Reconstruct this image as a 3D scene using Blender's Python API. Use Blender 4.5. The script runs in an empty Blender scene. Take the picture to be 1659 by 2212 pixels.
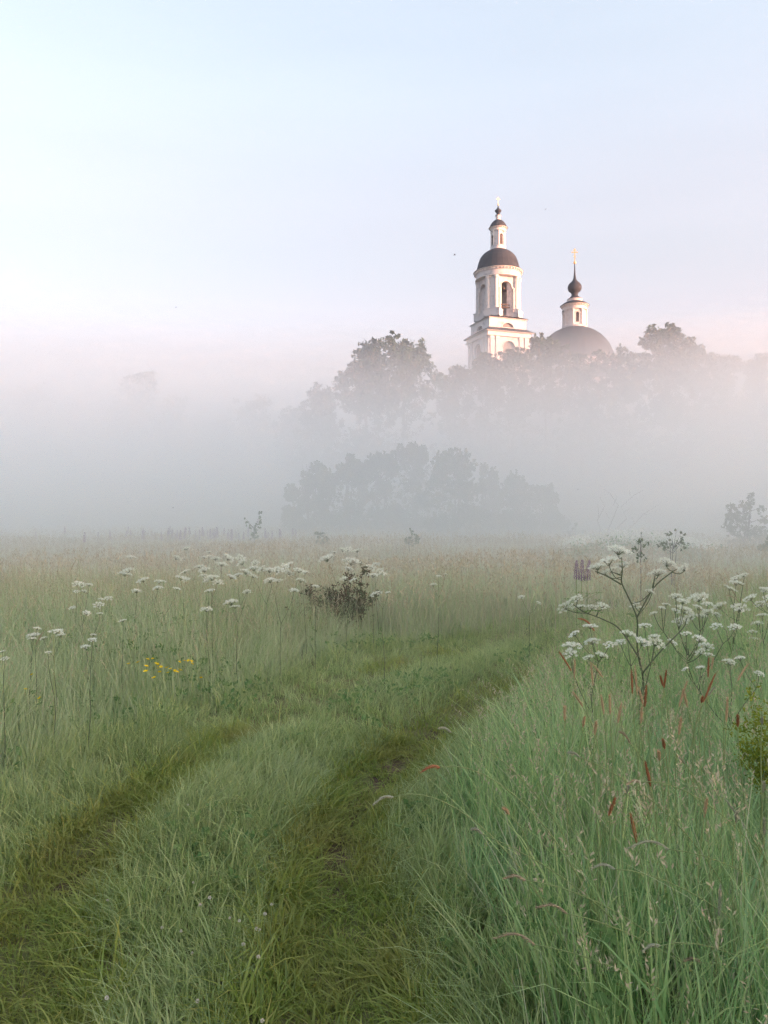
import bpy, math, random
import numpy as np
from mathutils import Vector, Matrix

random.seed(7)
RNG = np.random.default_rng(7)
SC = bpy.context.scene
COL = SC.collection

# ------------------------------------------------------------------ camera
FPX, CX, HZ, EYE = 1662.0, 829.5, 1115.0, 1.8      # photo measured at 1659 x 2212
cam = bpy.data.cameras.new('camera')
cam_o = bpy.data.objects.new('camera', cam); COL.objects.link(cam_o)
cam.sensor_fit = 'VERTICAL'; cam.sensor_height = 36.0
cam.lens = 36.0 * FPX / 2212.0
cam.shift_y = (HZ - 1106.0) / 2212.0
cam.clip_start = 0.05; cam.clip_end = 9000
cam_o.location = (0, 0, EYE); cam_o.rotation_euler = (math.pi / 2, 0, 0)
SC.camera = cam_o

# ------------------------------------------------------------------ sky, sun, exposure
SUN_EL, SUN_AZ = 5.5, 114.0                        # degrees; azimuth clockwise from +Y
world = bpy.data.worlds.new('World'); SC.world = world; world.use_nodes = True
wt = world.node_tree; wbg = wt.nodes['Background']
sky = wt.nodes.new('ShaderNodeTexSky'); sky.sky_type = 'NISHITA'; sky.sun_disc = False
sky.sun_elevation = math.radians(SUN_EL); sky.sun_rotation = math.radians(SUN_AZ)
sky.altitude = 100; sky.air_density = 1.0; sky.dust_density = 8.0; sky.ozone_density = 2.2
# added thin cloud veil: dimmed in view, raised at the unseen zenith for light
tcw = wt.nodes.new('ShaderNodeTexCoord'); sepw = wt.nodes.new('ShaderNodeSeparateXYZ')
wt.links.new(tcw.outputs['Generated'], sepw.inputs[0])
ramp = wt.nodes.new('ShaderNodeValToRGB')
ramp.color_ramp.interpolation = 'EASE'
els = ramp.color_ramp.elements
els[0].position = 0.0; els[0].color = (.34, .40, .46, 1)
els[1].position = 1.0; els[1].color = (.215, .26, .31, 1)
e = els.new(0.10); e.color = (.28, .28, .31, 1)
e = els.new(0.20); e.color = (.175, .130, .135, 1)
e = els.new(0.33); e.color = (.135, .115, .118, 1)
e = els.new(0.55); e.color = (.140, .155, .170, 1)
wt.links.new(sepw.outputs['Z'], ramp.inputs[0])
mixw = wt.nodes.new('ShaderNodeMix'); mixw.data_type = 'RGBA'; mixw.blend_type = 'ADD'
mixw.inputs['Factor'].default_value = 1.0
# faint unevenness of the veil
mapw = wt.nodes.new('ShaderNodeMapping'); mapw.inputs['Scale'].default_value = (1.2, 1.2, 7.0); wt.links.new(tcw.outputs['Generated'], mapw.inputs[0])
nzw = wt.nodes.new('ShaderNodeTexNoise'); nzw.inputs['Scale'].default_value = 1.6; nzw.inputs['Detail'].default_value = 4; wt.links.new(mapw.outputs[0], nzw.inputs['Vector'])
mrw = wt.nodes.new('ShaderNodeMapRange'); mrw.inputs[3].default_value = .93; mrw.inputs[4].default_value = 1.07; mrw.inputs[1].default_value = .3; mrw.inputs[2].default_value = .7; wt.links.new(nzw.outputs['Fac'], mrw.inputs[0])
vmw = wt.nodes.new('ShaderNodeVectorMath'); vmw.operation = 'SCALE'; wt.links.new(ramp.outputs[0], vmw.inputs[0]); wt.links.new(mrw.outputs[0], vmw.inputs['Scale'])
hsw = wt.nodes.new('ShaderNodeHueSaturation'); hsw.inputs['Saturation'].default_value = .52; hsw.inputs['Value'].default_value = .235; wt.links.new(sky.outputs[0], hsw.inputs['Color'])
wt.links.new(hsw.outputs[0], mixw.inputs['A']); wt.links.new(vmw.outputs[0], mixw.inputs['B'])
wt.links.new(mixw.outputs['Result'], wbg.inputs[0])
wbg.inputs[1].default_value = 0.12

sun = bpy.data.lights.new('sun', 'SUN'); sun_o = bpy.data.objects.new('sun', sun); COL.objects.link(sun_o)
sun.energy = 1.1; sun.angle = math.radians(0.6); sun.color = (1.0, 0.40, 0.22)
_a, _e = math.radians(SUN_AZ), math.radians(SUN_EL)
sun_o.rotation_euler = Vector((math.sin(_a) * math.cos(_e), math.cos(_a) * math.cos(_e), math.sin(_e))).to_track_quat('Z', 'Y').to_euler()

SC.view_settings.view_transform = 'Standard'; SC.view_settings.look = 'None'
SC.view_settings.gamma = 1.0; SC.view_settings.use_curve_mapping = False
SC.view_settings.exposure = 4.45
cy = SC.cycles
cy.use_denoising = True; cy.denoising_prefilter = 'NONE'; cy.max_bounces = 12; cy.diffuse_bounces = 5; cy.glossy_bounces = 2
cy.transmission_bounces = 8; cy.transparent_max_bounces = 16; cy.volume_bounces = 10
cy.caustics_reflective = False; cy.caustics_refractive = False

# ------------------------------------------------------------------ helpers
def at(px, py, D):
    return Vector(((px - CX) / FPX * D, D, EYE + (HZ - py) / FPX * D))

def tag(o, label=None, cat=None, group=None, kind=None):
    if label: o['label'] = label
    if cat: o['category'] = cat
    if group: o['group'] = group
    if kind: o['kind'] = kind
    return o

def empty(name, loc=(0, 0, 0), rz=0.0):
    o = bpy.data.objects.new(name, None); COL.objects.link(o)
    o.empty_display_size = 0.1
    o.location = loc; o.rotation_euler = (0, 0, rz)
    return o

def link(name, me, parent=None, loc=None):
    o = bpy.data.objects.new(name, me); COL.objects.link(o)
    if parent is not None: o.parent = parent
    if loc is not None: o.location = loc
    return o

def dup(o, parent=None):
    c = o.copy(); COL.objects.link(c); c.parent = parent
    return c

class MB:
    """collects vertices and faces; build() links them as one mesh object"""
    def __init__(s): s.v = []; s.f = []; s.r = []
    def add(s, verts, faces, rnd=0.5):
        b = len(s.v)
        s.v.extend([tuple(p) for p in verts]); s.f.extend([tuple(i + b for i in f) for f in faces])
        s.r.extend(list(rnd) if hasattr(rnd, '__len__') else [rnd] * len(verts))
        return s
    def box(s, a, b, M=None):
        (x0, y0, z0), (x1, y1, z1) = a, b
        v = [Vector(p) for p in ((x0,y0,z0),(x1,y0,z0),(x1,y1,z0),(x0,y1,z0),(x0,y0,z1),(x1,y0,z1),(x1,y1,z1),(x0,y1,z1))]
        if M: v = [M @ p for p in v]
        return s.add(v, [(0,3,2,1),(4,5,6,7),(0,1,5,4),(1,2,6,5),(2,3,7,6),(3,0,4,7)])
    def tube(s, pts, radii, n=6, rnd=0.5):
        pts = [Vector(p) for p in pts]
        if not hasattr(radii, '__len__'): radii = [radii] * len(pts)
        vs = []; fs = []
        for i, p in enumerate(pts):
            t = (pts[min(i + 1, len(pts) - 1)] - pts[max(i - 1, 0)])
            t = t.normalized() if t.length > 1e-9 else Vector((0, 0, 1))
            u = t.cross(Vector((0.31, 0.95, 0.1))); u.normalize(); w = t.cross(u)
            for k in range(n):
                a = 2 * math.pi * k / n
                vs.append(p + (u * math.cos(a) + w * math.sin(a)) * radii[i])
        for i in range(len(pts) - 1):
            for k in range(n):
                k2 = (k + 1) % n
                fs.append((i * n + k, i * n + k2, (i + 1) * n + k2, (i + 1) * n + k))
        fs.append(tuple(range(n - 1, -1, -1))); fs.append(tuple((len(pts) - 1) * n + k for k in range(n)))
        return s.add(vs, fs, rnd)
    def lathe(s, prof, n=48, seam=0, proud=0.0, c=(0, 0)):
        vs = []; fs = []
        for z, r in prof:
            for k in range(n):
                a = 2 * math.pi * k / n
                rr = r * (1 + (proud if seam and k % seam == 0 else 0))
                vs.append((c[0] + rr * math.cos(a), c[1] + rr * math.sin(a), z))
        for i in range(len(prof) - 1):
            for k in range(n):
                k2 = (k + 1) % n
                fs.append((i * n + k, i * n + k2, (i + 1) * n + k2, (i + 1) * n + k))
        fs.append(tuple(range(n - 1, -1, -1))); fs.append(tuple((len(prof) - 1) * n + k for k in range(n)))
        return s.add(vs, fs)
    def prism(s, outline, y0, y1, M=None):
        """outline: (x, z) list, extruded from y0 to y1"""
        n = len(outline)
        v = [Vector((x, y0, z)) for x, z in outline] + [Vector((x, y1, z)) for x, z in outline]
        if M: v = [M @ p for p in v]
        f = [tuple(range(n)), tuple(range(2 * n - 1, n - 1, -1))]
        f += [(i, n + i, n + (i + 1) % n, (i + 1) % n) for i in range(n)]
        return s.add(v, f)
    def frustum(s, z0, a0, z1, a1):
        v = [(-a0,-a0,z0),(a0,-a0,z0),(a0,a0,z0),(-a0,a0,z0),(-a1,-a1,z1),(a1,-a1,z1),(a1,a1,z1),(-a1,a1,z1)]
        return s.add(v, [(0,3,2,1),(4,5,6,7),(0,1,5,4),(1,2,6,5),(2,3,7,6),(3,0,4,7)])
    def mesh(s, name, mat, smooth=False):
        me = bpy.data.meshes.new(name)
        me.from_pydata(s.v, [], s.f)
        at_ = me.attributes.new('rnd', 'FLOAT', 'POINT'); at_.data.foreach_set('value', np.asarray(s.r, dtype=np.float32))
        if mat: me.materials.append(mat)
        if smooth:
            me.polygons.foreach_set('use_smooth', [True] * len(me.polygons))
        me.update()
        return me
    def build(s, name, mat, parent=None, smooth=False, loc=None):
        return link(name, s.mesh(name, mat, smooth), parent, loc)

def np_mesh(name, V, F, R, mat, T=None):
    """V (n,3) F (m,k) index array, R (n) random value"""
    me = bpy.data.meshes.new(name)
    m, k = F.shape
    me.vertices.add(len(V)); me.vertices.foreach_set('co', V.astype(np.float32).ravel())
    me.loops.add(m * k); me.loops.foreach_set('vertex_index', F.astype(np.int32).ravel())
    me.polygons.add(m); me.polygons.foreach_set('loop_start', np.arange(0, m * k, k, dtype=np.int32))
    a = me.attributes.new('rnd', 'FLOAT', 'POINT'); a.data.foreach_set('value', R.astype(np.float32))
    if T is not None:
        a = me.attributes.new('tip', 'FLOAT', 'POINT'); a.data.foreach_set('value', T.astype(np.float32))
    if mat: me.materials.append(mat)
    me.update(calc_edges=True); me.validate()
    return me

# ------------------------------------------------------------------ materials
def node_mat(name):
    m = bpy.data.materials.new(name); m.use_nodes = True
    t = m.node_tree; t.nodes.clear()
    out = t.nodes.new('ShaderNodeOutputMaterial')
    return m, t, out

def plain(name, c, rough=0.8, c2=None, scale=4.0, metallic=0.0, bump=0.0, detail=5.0, lo=0.35, hi=0.68):
    m, t, out = node_mat(name)
    b = t.nodes.new('ShaderNodeBsdfPrincipled'); t.links.new(b.outputs[0], out.inputs[0])
    b.inputs['Specular IOR Level'].default_value = .5 if rough < .7 else .12
    b.inputs['Base Color'].default_value = (*c, 1); b.inputs['Roughness'].default_value = rough; b.inputs['Metallic'].default_value = metallic
    if c2:
        tc = t.nodes.new('ShaderNodeNewGeometry'); n = t.nodes.new('ShaderNodeTexNoise'); n.inputs['Scale'].default_value = scale; n.inputs['Detail'].default_value = detail
        t.links.new(tc.outputs['Position'], n.inputs['Vector'])
        r = t.nodes.new('ShaderNodeMapRange'); r.inputs[1].default_value = lo; r.inputs[2].default_value = hi
        t.links.new(n.outputs['Fac'], r.inputs[0])
        mx = t.nodes.new('ShaderNodeMix'); mx.data_type = 'RGBA'
        mx.inputs['A'].default_value = (*c, 1); mx.inputs['B'].default_value = (*c2, 1)
        t.links.new(r.outputs[0], mx.inputs['Factor']); t.links.new(mx.outputs['Result'], b.inputs['Base Color'])
        if bump:
            bp = t.nodes.new('ShaderNodeBump'); bp.inputs['Strength'].default_value = bump; bp.inputs['Distance'].default_value = 0.03
            t.links.new(n.outputs['Fac'], bp.inputs['Height']); t.links.new(bp.outputs[0], b.inputs['Normal'])
    return m

def leafy(name, cols, transl=0.35, patch=None, patch_scale=0.35, gloss=0.0, tip=None):
    """cols: list of leaf colours picked by the per-leaf random value; patch: colour mixed in by a world-space noise"""
    m, t, out = node_mat(name)
    at_ = t.nodes.new('ShaderNodeAttribute'); at_.attribute_name = 'rnd'
    oi = t.nodes.new('ShaderNodeObjectInfo')
    ad = t.nodes.new('ShaderNodeMath'); ad.operation = 'MULTIPLY_ADD'; ad.inputs[1].default_value = 0.35; ad.inputs[2].default_value = -0.175
    t.links.new(oi.outputs['Random'], ad.inputs[0])
    ad2 = t.nodes.new('ShaderNodeMath'); ad2.operation = 'ADD'; ad2.use_clamp = True
    t.links.new(at_.outputs['Fac'], ad2.inputs[0]); t.links.new(ad.outputs[0], ad2.inputs[1])
    rp = t.nodes.new('ShaderNodeValToRGB'); el = rp.color_ramp.elements
    n = len(cols)
    el[0].position = 0; el[0].color = (*cols[0], 1); el[1].position = 1; el[1].color = (*cols[-1], 1)
    for i in range(1, n - 1):
        e_ = el.new(i / (n - 1)); e_.color = (*cols[i], 1)
    t.links.new(ad2.outputs[0], rp.inputs[0])
    col = rp.outputs[0]
    if tip:
        ta = t.nodes.new('ShaderNodeAttribute'); ta.attribute_name = 'tip'
        pw = t.nodes.new('ShaderNodeMath'); pw.operation = 'POWER'; pw.inputs[1].default_value = 2.5
        t.links.new(ta.outputs['Fac'], pw.inputs[0])
        ml = t.nodes.new('ShaderNodeMath'); ml.operation = 'MULTIPLY'; ml.inputs[1].default_value = tip[1]
        t.links.new(pw.outputs[0], ml.inputs[0])
        mx = t.nodes.new('ShaderNodeMix'); mx.data_type = 'RGBA'; mx.inputs['B'].default_value = (*tip[0], 1)
        t.links.new(ml.outputs[0], mx.inputs['Factor']); t.links.new(col, mx.inputs['A']); col = mx.outputs['Result']
    if patch:
        g = t.nodes.new('ShaderNodeNewGeometry'); nz = t.nodes.new('ShaderNodeTexNoise')
        nz.inputs['Scale'].default_value = patch_scale; nz.inputs['Detail'].default_value = 4
        t.links.new(g.outputs['Position'], nz.inputs['Vector'])
        mr = t.nodes.new('ShaderNodeMapRange'); mr.inputs[1].default_value = 0.42; mr.inputs[2].default_value = 0.66; mr.inputs[4].default_value = 0.6
        t.links.new(nz.outputs['Fac'], mr.inputs[0])
        mx = t.nodes.new('ShaderNodeMix'); mx.data_type = 'RGBA'; mx.inputs['B'].default_value = (*patch, 1)
        t.links.new(mr.outputs[0], mx.inputs['Factor']); t.links.new(col, mx.inputs['A']); col = mx.outputs['Result']
    d = t.nodes.new('ShaderNodeBsdfDiffuse'); t.links.new(col, d.inputs[0])
    tr = t.nodes.new('ShaderNodeBsdfTranslucent'); t.links.new(col, tr.inputs[0])
    ms = t.nodes.new('ShaderNodeMixShader'); ms.inputs[0].default_value = transl
    t.links.new(d.outputs[0], ms.inputs[1]); t.links.new(tr.outputs[0], ms.inputs[2])
    last = ms.outputs[0]
    if gloss:
        gl = t.nodes.new('ShaderNodeBsdfGlossy'); gl.inputs['Roughness'].default_value = 0.45; gl.inputs['Color'].default_value = (.9, .95, 1, 1)
        m2 = t.nodes.new('ShaderNodeMixShader'); m2.inputs[0].default_value = gloss
        t.links.new(last, m2.inputs[1]); t.links.new(gl.outputs[0], m2.inputs[2]); last = m2.outputs[0]
    t.links.new(last, out.inputs[0])
    return m

M = {}
M['soil'] = plain('thatchy_soil', (.10, .105, .038), .95, (.16, .145, .060), 5.0, bump=.6)
M['mud'] = plain('rut_mud', (.055, .036, .022), .95, (.12, .082, .048), 14.0, bump=1.0)
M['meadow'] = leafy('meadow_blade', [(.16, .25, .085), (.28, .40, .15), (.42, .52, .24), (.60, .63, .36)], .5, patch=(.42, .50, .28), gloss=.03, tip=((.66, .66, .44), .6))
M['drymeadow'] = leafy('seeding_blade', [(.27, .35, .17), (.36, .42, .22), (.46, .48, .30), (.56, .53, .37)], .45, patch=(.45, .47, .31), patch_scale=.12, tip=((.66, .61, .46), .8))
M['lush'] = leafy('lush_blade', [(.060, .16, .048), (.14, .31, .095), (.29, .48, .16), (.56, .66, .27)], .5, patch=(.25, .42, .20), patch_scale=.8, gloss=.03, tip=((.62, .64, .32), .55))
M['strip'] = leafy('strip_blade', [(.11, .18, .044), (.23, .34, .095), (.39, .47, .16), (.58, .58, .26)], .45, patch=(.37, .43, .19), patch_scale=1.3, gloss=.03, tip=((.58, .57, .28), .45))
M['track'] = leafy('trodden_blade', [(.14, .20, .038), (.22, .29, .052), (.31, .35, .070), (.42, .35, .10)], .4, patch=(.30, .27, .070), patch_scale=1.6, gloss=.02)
M['straw'] = leafy('seed_straw', [(.40, .32, .21), (.50, .42, .29), (.58, .50, .35), (.38, .38, .22)], .35, patch=(.46, .43, .28), patch_scale=.12)
M['greenstalk'] = leafy('green_stalk', [(0.163, 0.250, 0.088), (0.250, 0.338, 0.138), (0.338, 0.388, 0.175)], .35)
M['herb'] = leafy('herb_leaf', [(.12, .22, .08), (.18, .29, .10), (.25, .35, .13)], .45)
M['oak'] = leafy('broadleaf_foliage', [(.014, .028, .015), (.022, .042, .020), (.034, .060, .026), (.048, .074, .032)], .3)
M['aspen'] = leafy('aspen_foliage', [(.060, .095, .038), (.090, .135, .052), (.125, .175, .070), (.165, .210, .090)], .45)
M['rose'] = leafy('bush_leaf', [(.085, .050, .034), (.13, .080, .050), (.090, .105, .050), (.125, .150, .070)], .35)
M['sapling'] = leafy('sapling_leaf', [(.085, .125, .055), (.125, .175, .075), (.165, .220, .095)], .45)
M['yellowgreen'] = leafy('yellow_green_leaf', [(.14, .20, .03), (.22, .27, .04), (.30, .32, .05)], .4)
M['bark'] = plain('bark', (.060, .050, .040), .95, (.110, .100, .085), 6.0)
M['twig'] = plain('dark_twig', (.055, .035, .026), .9)
M['grey_twig'] = plain('dead_grey_twig', (.13, .11, .10), .95)
M['umbel_stem'] = plain('umbel_stem', (.075, .110, .045), .6, (.095, .100, .055), 20.0)
M['white_flower'] = leafy('white_floret', [(.74, .76, .62), (.84, .86, .76), (.90, .90, .86)], .45)
M['lupin'] = leafy('lupin_floret', [(.19, .10, .22), (.26, .15, .28), (.32, .20, .32)], .3)
M['clover'] = leafy('clover_floret', [(.50, .42, .36), (.60, .54, .46), (.66, .62, .54)], .3)
M['buttercup'] = leafy('buttercup_petal', [(.70, .50, .02), (.78, .60, .03)], .3)
M['rust'] = leafy('rust_seed', [(.26, .10, .050), (.38, .16, .080), (.46, .22, .12)], .25)
M['tan'] = leafy('tan_seed', [(.46, .31, .18), (.56, .41, .25), (.64, .49, .32)], .3)
M['pale'] = leafy('pale_seed', [(.32, .34, .24), (.42, .42, .31), (.50, .48, .38)], .3)
M['brown'] = leafy('brown_seed', [(.30, .24, .16), (.40, .33, .22), (.48, .42, .30)], .25)
M['plaster'] = plain('weathered_whitewash', (.44, .44, .46), .9, (.22, .23, .26), 1.1, detail=9, lo=.50, hi=.78)
M['plaster2'] = plain('clean_whitewash', (.48, .47, .47), .9, (.36, .35, .36), 1.3, detail=9, lo=.48, hi=.80)
M['roof'] = plain('roof_sheet', (.022, .030, .042), .75, (.036, .044, .056), .9)
M['dark'] = plain('dark_glass', (.035, .035, .04), .35)
M['gild'] = plain('gilding', (.85, .50, .22), .32, metallic=.9)
M['bronze'] = plain('bell_bronze', (.10, .075, .045), .5, metallic=.6)
M['timber'] = plain('old_timber', (.10, .075, .06), .9)
M['feather'] = plain('dark_feather', (.04, .04, .045), .8)

# ------------------------------------------------------------------ the ground
def sstep(a, b, x):
    t = np.clip((np.asarray(x, dtype=float) - a) / (b - a), 0, 1)
    return t * t * (3 - 2 * t)

def gpt(px, py):
    D = EYE * FPX / (py - HZ)
    return ((px - CX) / FPX * D, D)

RIGHT = [gpt(*p) for p in ((735,2212),(725,2050),(715,1900),(735,1790),(800,1700),(860,1635),(930,1580),(1010,1525),(1110,1462),(1190,1420),(1265,1385))]
LEFT = [gpt(*p) for p in ((40,2212),(80,2040),(190,1860),(310,1750),(430,1672),(590,1580),(750,1500),(900,1442),(1050,1397),(1190,1362))]
RIGHT = [(RIGHT[0][0] + .12, 0.2), (RIGHT[0][0] + .05, 1.4)] + RIGHT + [(5.2, 13.2), (9.0, 16.0), (15, 19)]
LEFT = [(LEFT[0][0] - .0, 0.2), (LEFT[0][0] - .0, 1.4)] + LEFT + [(4.6, 14.6), (8.4, 17.4), (15, 20.5)]

def catmull(pts, n=14):
    P = [np.array(p) for p in pts]; P = [2 * P[0] - P[1]] + P + [2 * P[-1] - P[-2]]
    out = []
    for i in range(1, len(P) - 2):
        for k in range(n):
            t = k / n; p0, p1, p2, p3 = P[i - 1:i + 3]
            out.append(.5 * (2 * p1 + (p2 - p0) * t + (2 * p0 - 5 * p1 + 4 * p2 - p3) * t * t + (3 * p1 - p0 - 3 * p2 + p3) * t ** 3))
    out.append(P[-2]); return np.array(out)
RP, LP = catmull(RIGHT), catmull(LEFT)

def pl_dist(x, y, P):
    """distance to the polyline and signed side (+ = right of it)"""
    x = np.asarray(x, float); y = np.asarray(y, float)
    best = np.full(x.shape, 1e9); side = np.zeros(x.shape)
    for a, b in zip(P[:-1], P[1:]):
        d = b - a; L = d @ d + 1e-12
        t = np.clip(((x - a[0]) * d[0] + (y - a[1]) * d[1]) / L, 0, 1)
        qx, qy = x - a[0] - t * d[0], y - a[1] - t * d[1]
        dd = np.hypot(qx, qy); m = dd < best
        best = np.where(m, dd, best); side = np.where(m, np.sign(d[1] * qx - d[0] * qy), side)
    return best, side

def hill(x, y):
    return 5.5 * sstep(72, 120, y) * sstep(-75, -5, x)

def ground_z(x, y, ruts=True):
    x = np.asarray(x, float); y = np.asarray(y, float)
    z = .035 * np.sin(x * 1.3 + .7) * np.sin(y * .9) + .05 * np.sin(x * .31 + 2) * np.sin(y * .27 + 1) + hill(x, y)
    z = z * sstep(0, 3, np.hypot(x, y)) 
    if ruts:
        near = (y < 24) & (np.abs(x) < 18)
        if np.any(near):
            xs, ys = x[near] if x.shape else x, y[near] if y.shape else y
            dr, _ = pl_dist(xs, ys, RP); dl, _ = pl_dist(xs, ys, LP)
            dz = -.06 * np.exp(-(dr / .30) ** 2) - .04 * np.exp(-(dl / .28) ** 2)
            if x.shape: z[near] += dz
            else: z = z + dz
    return z

def gz(x, y): return float(ground_z(np.array([float(x)]), np.array([float(y)]))[0])

def graded(lo, hi, a, b, st, grow=1.16):
    c = list(np.arange(a, b + 1e-6, st)); s = st; p = b
    while p < hi: s *= grow; p += s; c.append(min(p, hi))
    s = st; p = a; pre = []
    while p > lo: s *= grow; p -= s; pre.append(max(p, lo))
    return np.array(pre[::-1] + c)
gxs = graded(-3500, 3500, -4, 6, .11); gys = graded(-400, 6000, 1.2, 15, .11)
GX, GY = np.meshgrid(gxs, gys)
GZ = ground_z(GX.ravel(), GY.ravel())
nx, ny = len(gxs), len(gys)
idx = np.arange(nx * ny).reshape(ny, nx)
F = np.stack([idx[:-1, :-1], idx[:-1, 1:], idx[1:, 1:], idx[1:, :-1]], -1).reshape(-1, 4)
gm = np_mesh('ground', np.stack([GX.ravel(), GY.ravel(), GZ], -1), F, np.zeros(nx * ny), M['soil'])
gm.polygons.foreach_set('use_smooth', [True] * len(gm.polygons))
tag(link('ground', gm), kind='structure')

# the two wheel ruts of the track: strips of bare earth just above the ground sheet
tk = MB()
for P, w in ((RP, .085), (LP, .06)):
    Q = P[(P[:, 1] > 3.6) & (P[:, 1] < (6.6 if P is RP else 5.0))]
    vs = []; ww = []
    for i, p in enumerate(Q):
        d = Q[min(i + 1, len(Q) - 1)] - Q[max(i - 1, 0)]; n_ = np.array((d[1], -d[0])) / np.hypot(*d)
        h = w * (.75 + .6 * math.sin(i * 1.7) * math.sin(i * .53))
        for s_ in (-1, -.33, .33, 1): vs.append(p + n_ * h * s_)
    vs = np.array(vs); zz = ground_z(vs[:, 0], vs[:, 1]) + .006
    fs = [(i * 4 + k, i * 4 + k + 1, i * 4 + k + 5, i * 4 + k + 4) for i in range(len(Q) - 1) for k in range(3)]
    tk.add([(a[0], a[1], z_) for a, z_ in zip(vs, zz)], fs)
tag(tk.build('dirt_track', M['mud'], smooth=True), kind='structure')

# ------------------------------------------------------------------ air: even haze, and the mist lying low over the meadow
def volume_box(name, a, b, dens, color, bank=False):
    m, t, out = node_mat(name)
    pv = t.nodes.new('ShaderNodeVolumePrincipled'); t.links.new(pv.outputs[0], out.inputs['Volume'])
    pv.inputs['Color'].default_value = (*color, 1); pv.inputs['Density'].default_value = dens; pv.inputs['Anisotropy'].default_value = 0.7
    if bank:
        def math_(op, x, y=None, clamp=False):
            n = t.nodes.new('ShaderNodeMath'); n.operation = op; n.use_clamp = clamp
            for i, v in enumerate((x, y)):
                if v is None: continue
                if isinstance(v, (int, float)): n.inputs[i].default_value = v
                else: t.links.new(v, n.inputs[i])
            return n.outputs[0]
        g = t.nodes.new('ShaderNodeNewGeometry'); s = t.nodes.new('ShaderNodeSeparateXYZ'); t.links.new(g.outputs['Position'], s.inputs[0])
        cb = t.nodes.new('ShaderNodeCombineXYZ'); t.links.new(s.outputs['X'], cb.inputs['X']); t.links.new(s.outputs['Y'], cb.inputs['Y'])
        ln = t.nodes.new('ShaderNodeVectorMath'); ln.operation = 'DISTANCE'; ln.inputs[1].default_value = (1.0, 2.0, 0); t.links.new(cb.outputs[0], ln.inputs[0])
        r = ln.outputs['Value']
        # bank low round the camera; deepened out of view to block the sun; highest left
        lf = t.nodes.new('ShaderNodeMapRange'); lf.interpolation_type = 'SMOOTHSTEP'; t.links.new(s.outputs['X'], lf.inputs[0])
        lf.inputs[1].default_value = -48.0; lf.inputs[2].default_value = 8.0; lf.inputs[3].default_value = BANK_LEFT; lf.inputs[4].default_value = 1.0
        top = math_('MULTIPLY', math_('MULTIPLY_ADD', math_('MINIMUM', r, 115.0), BANK_SLOPE), lf.outputs[0])
        top.node.inputs[0].links[0].from_node.inputs[2].default_value = 3.0
        prof = math_('POWER', math_('SUBTRACT', 1.0, math_('DIVIDE', s.outputs['Z'], top), True), BANK_POW)
        m2 = t.nodes.new('ShaderNodeMapRange'); m2.interpolation_type = 'SMOOTHSTEP'; t.links.new(r, m2.inputs[0])
        m2.inputs[1].default_value = 3.5; m2.inputs[2].default_value = 18.0; m2.inputs[3].default_value = .05; m2.inputs[4].default_value = 1.0  # mist thinned in a pocket round the camera
        nz = t.nodes.new('ShaderNodeTexNoise'); nz.inputs['Scale'].default_value = .026; nz.inputs['Detail'].default_value = 2.0; t.links.new(g.outputs['Position'], nz.inputs['Vector'])
        m3 = t.nodes.new('ShaderNodeMapRange'); t.links.new(nz.outputs['Fac'], m3.inputs[0])
        m3.inputs[1].default_value = .3; m3.inputs[2].default_value = .7; m3.inputs[3].default_value = .55 * dens; m3.inputs[4].default_value = 1.45 * dens
        t.links.new(math_('MULTIPLY', math_('MULTIPLY', prof, m2.outputs[0]), m3.outputs[0]), pv.inputs['Density'])
        m.cycles.volume_step_rate = .28
    mb = MB().box(a, b)
    return tag(mb.build(name, m), kind='stuff')
BANK_SLOPE, BANK_LEFT, BANK_POW, BANK_DENS = .240, 1.02, 1.25, .068
hz = volume_box('haze', (-4000, -500, -2.5), (4000, 6500, 66), .0004, (.99, .99, .99))
tag(hz, 'thin even morning haze over the whole meadow', 'haze')
ms_ = volume_box('ground_mist', (-190, -130, -1.5), (190, 250, 41.0), BANK_DENS, (.966, .990, 1.0), bank=True)
tag(ms_, 'pale mist lying low over the meadow, thinning out with height', 'mist')

# ------------------------------------------------------------------ bell tower and church
def arch_outline(w, h, ow, b, spring, ry=None, n=14):
    r = ow / 2; ry = ry or r
    arc = [(-r * math.cos(math.pi * k / n), spring + ry * math.sin(math.pi * k / n)) for k in range(n + 1)]
    o = [(-w / 2, b), (-r, b)] + ([] if abs(spring - b) < 1e-6 else []) 
    if abs(spring - b) < 1e-6: o = [(-w / 2, b)]
    o += arc
    if abs(spring - b) > 1e-6: o += [(r, b)]
    o += [(w / 2, b), (w / 2, h), (-w / 2, h)]
    return o

def face_M(k, apo, step=90): return Matrix.Rotation(math.radians(step * k), 4, 'Z') @ Matrix.Translation((0, -apo, 0))

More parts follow.
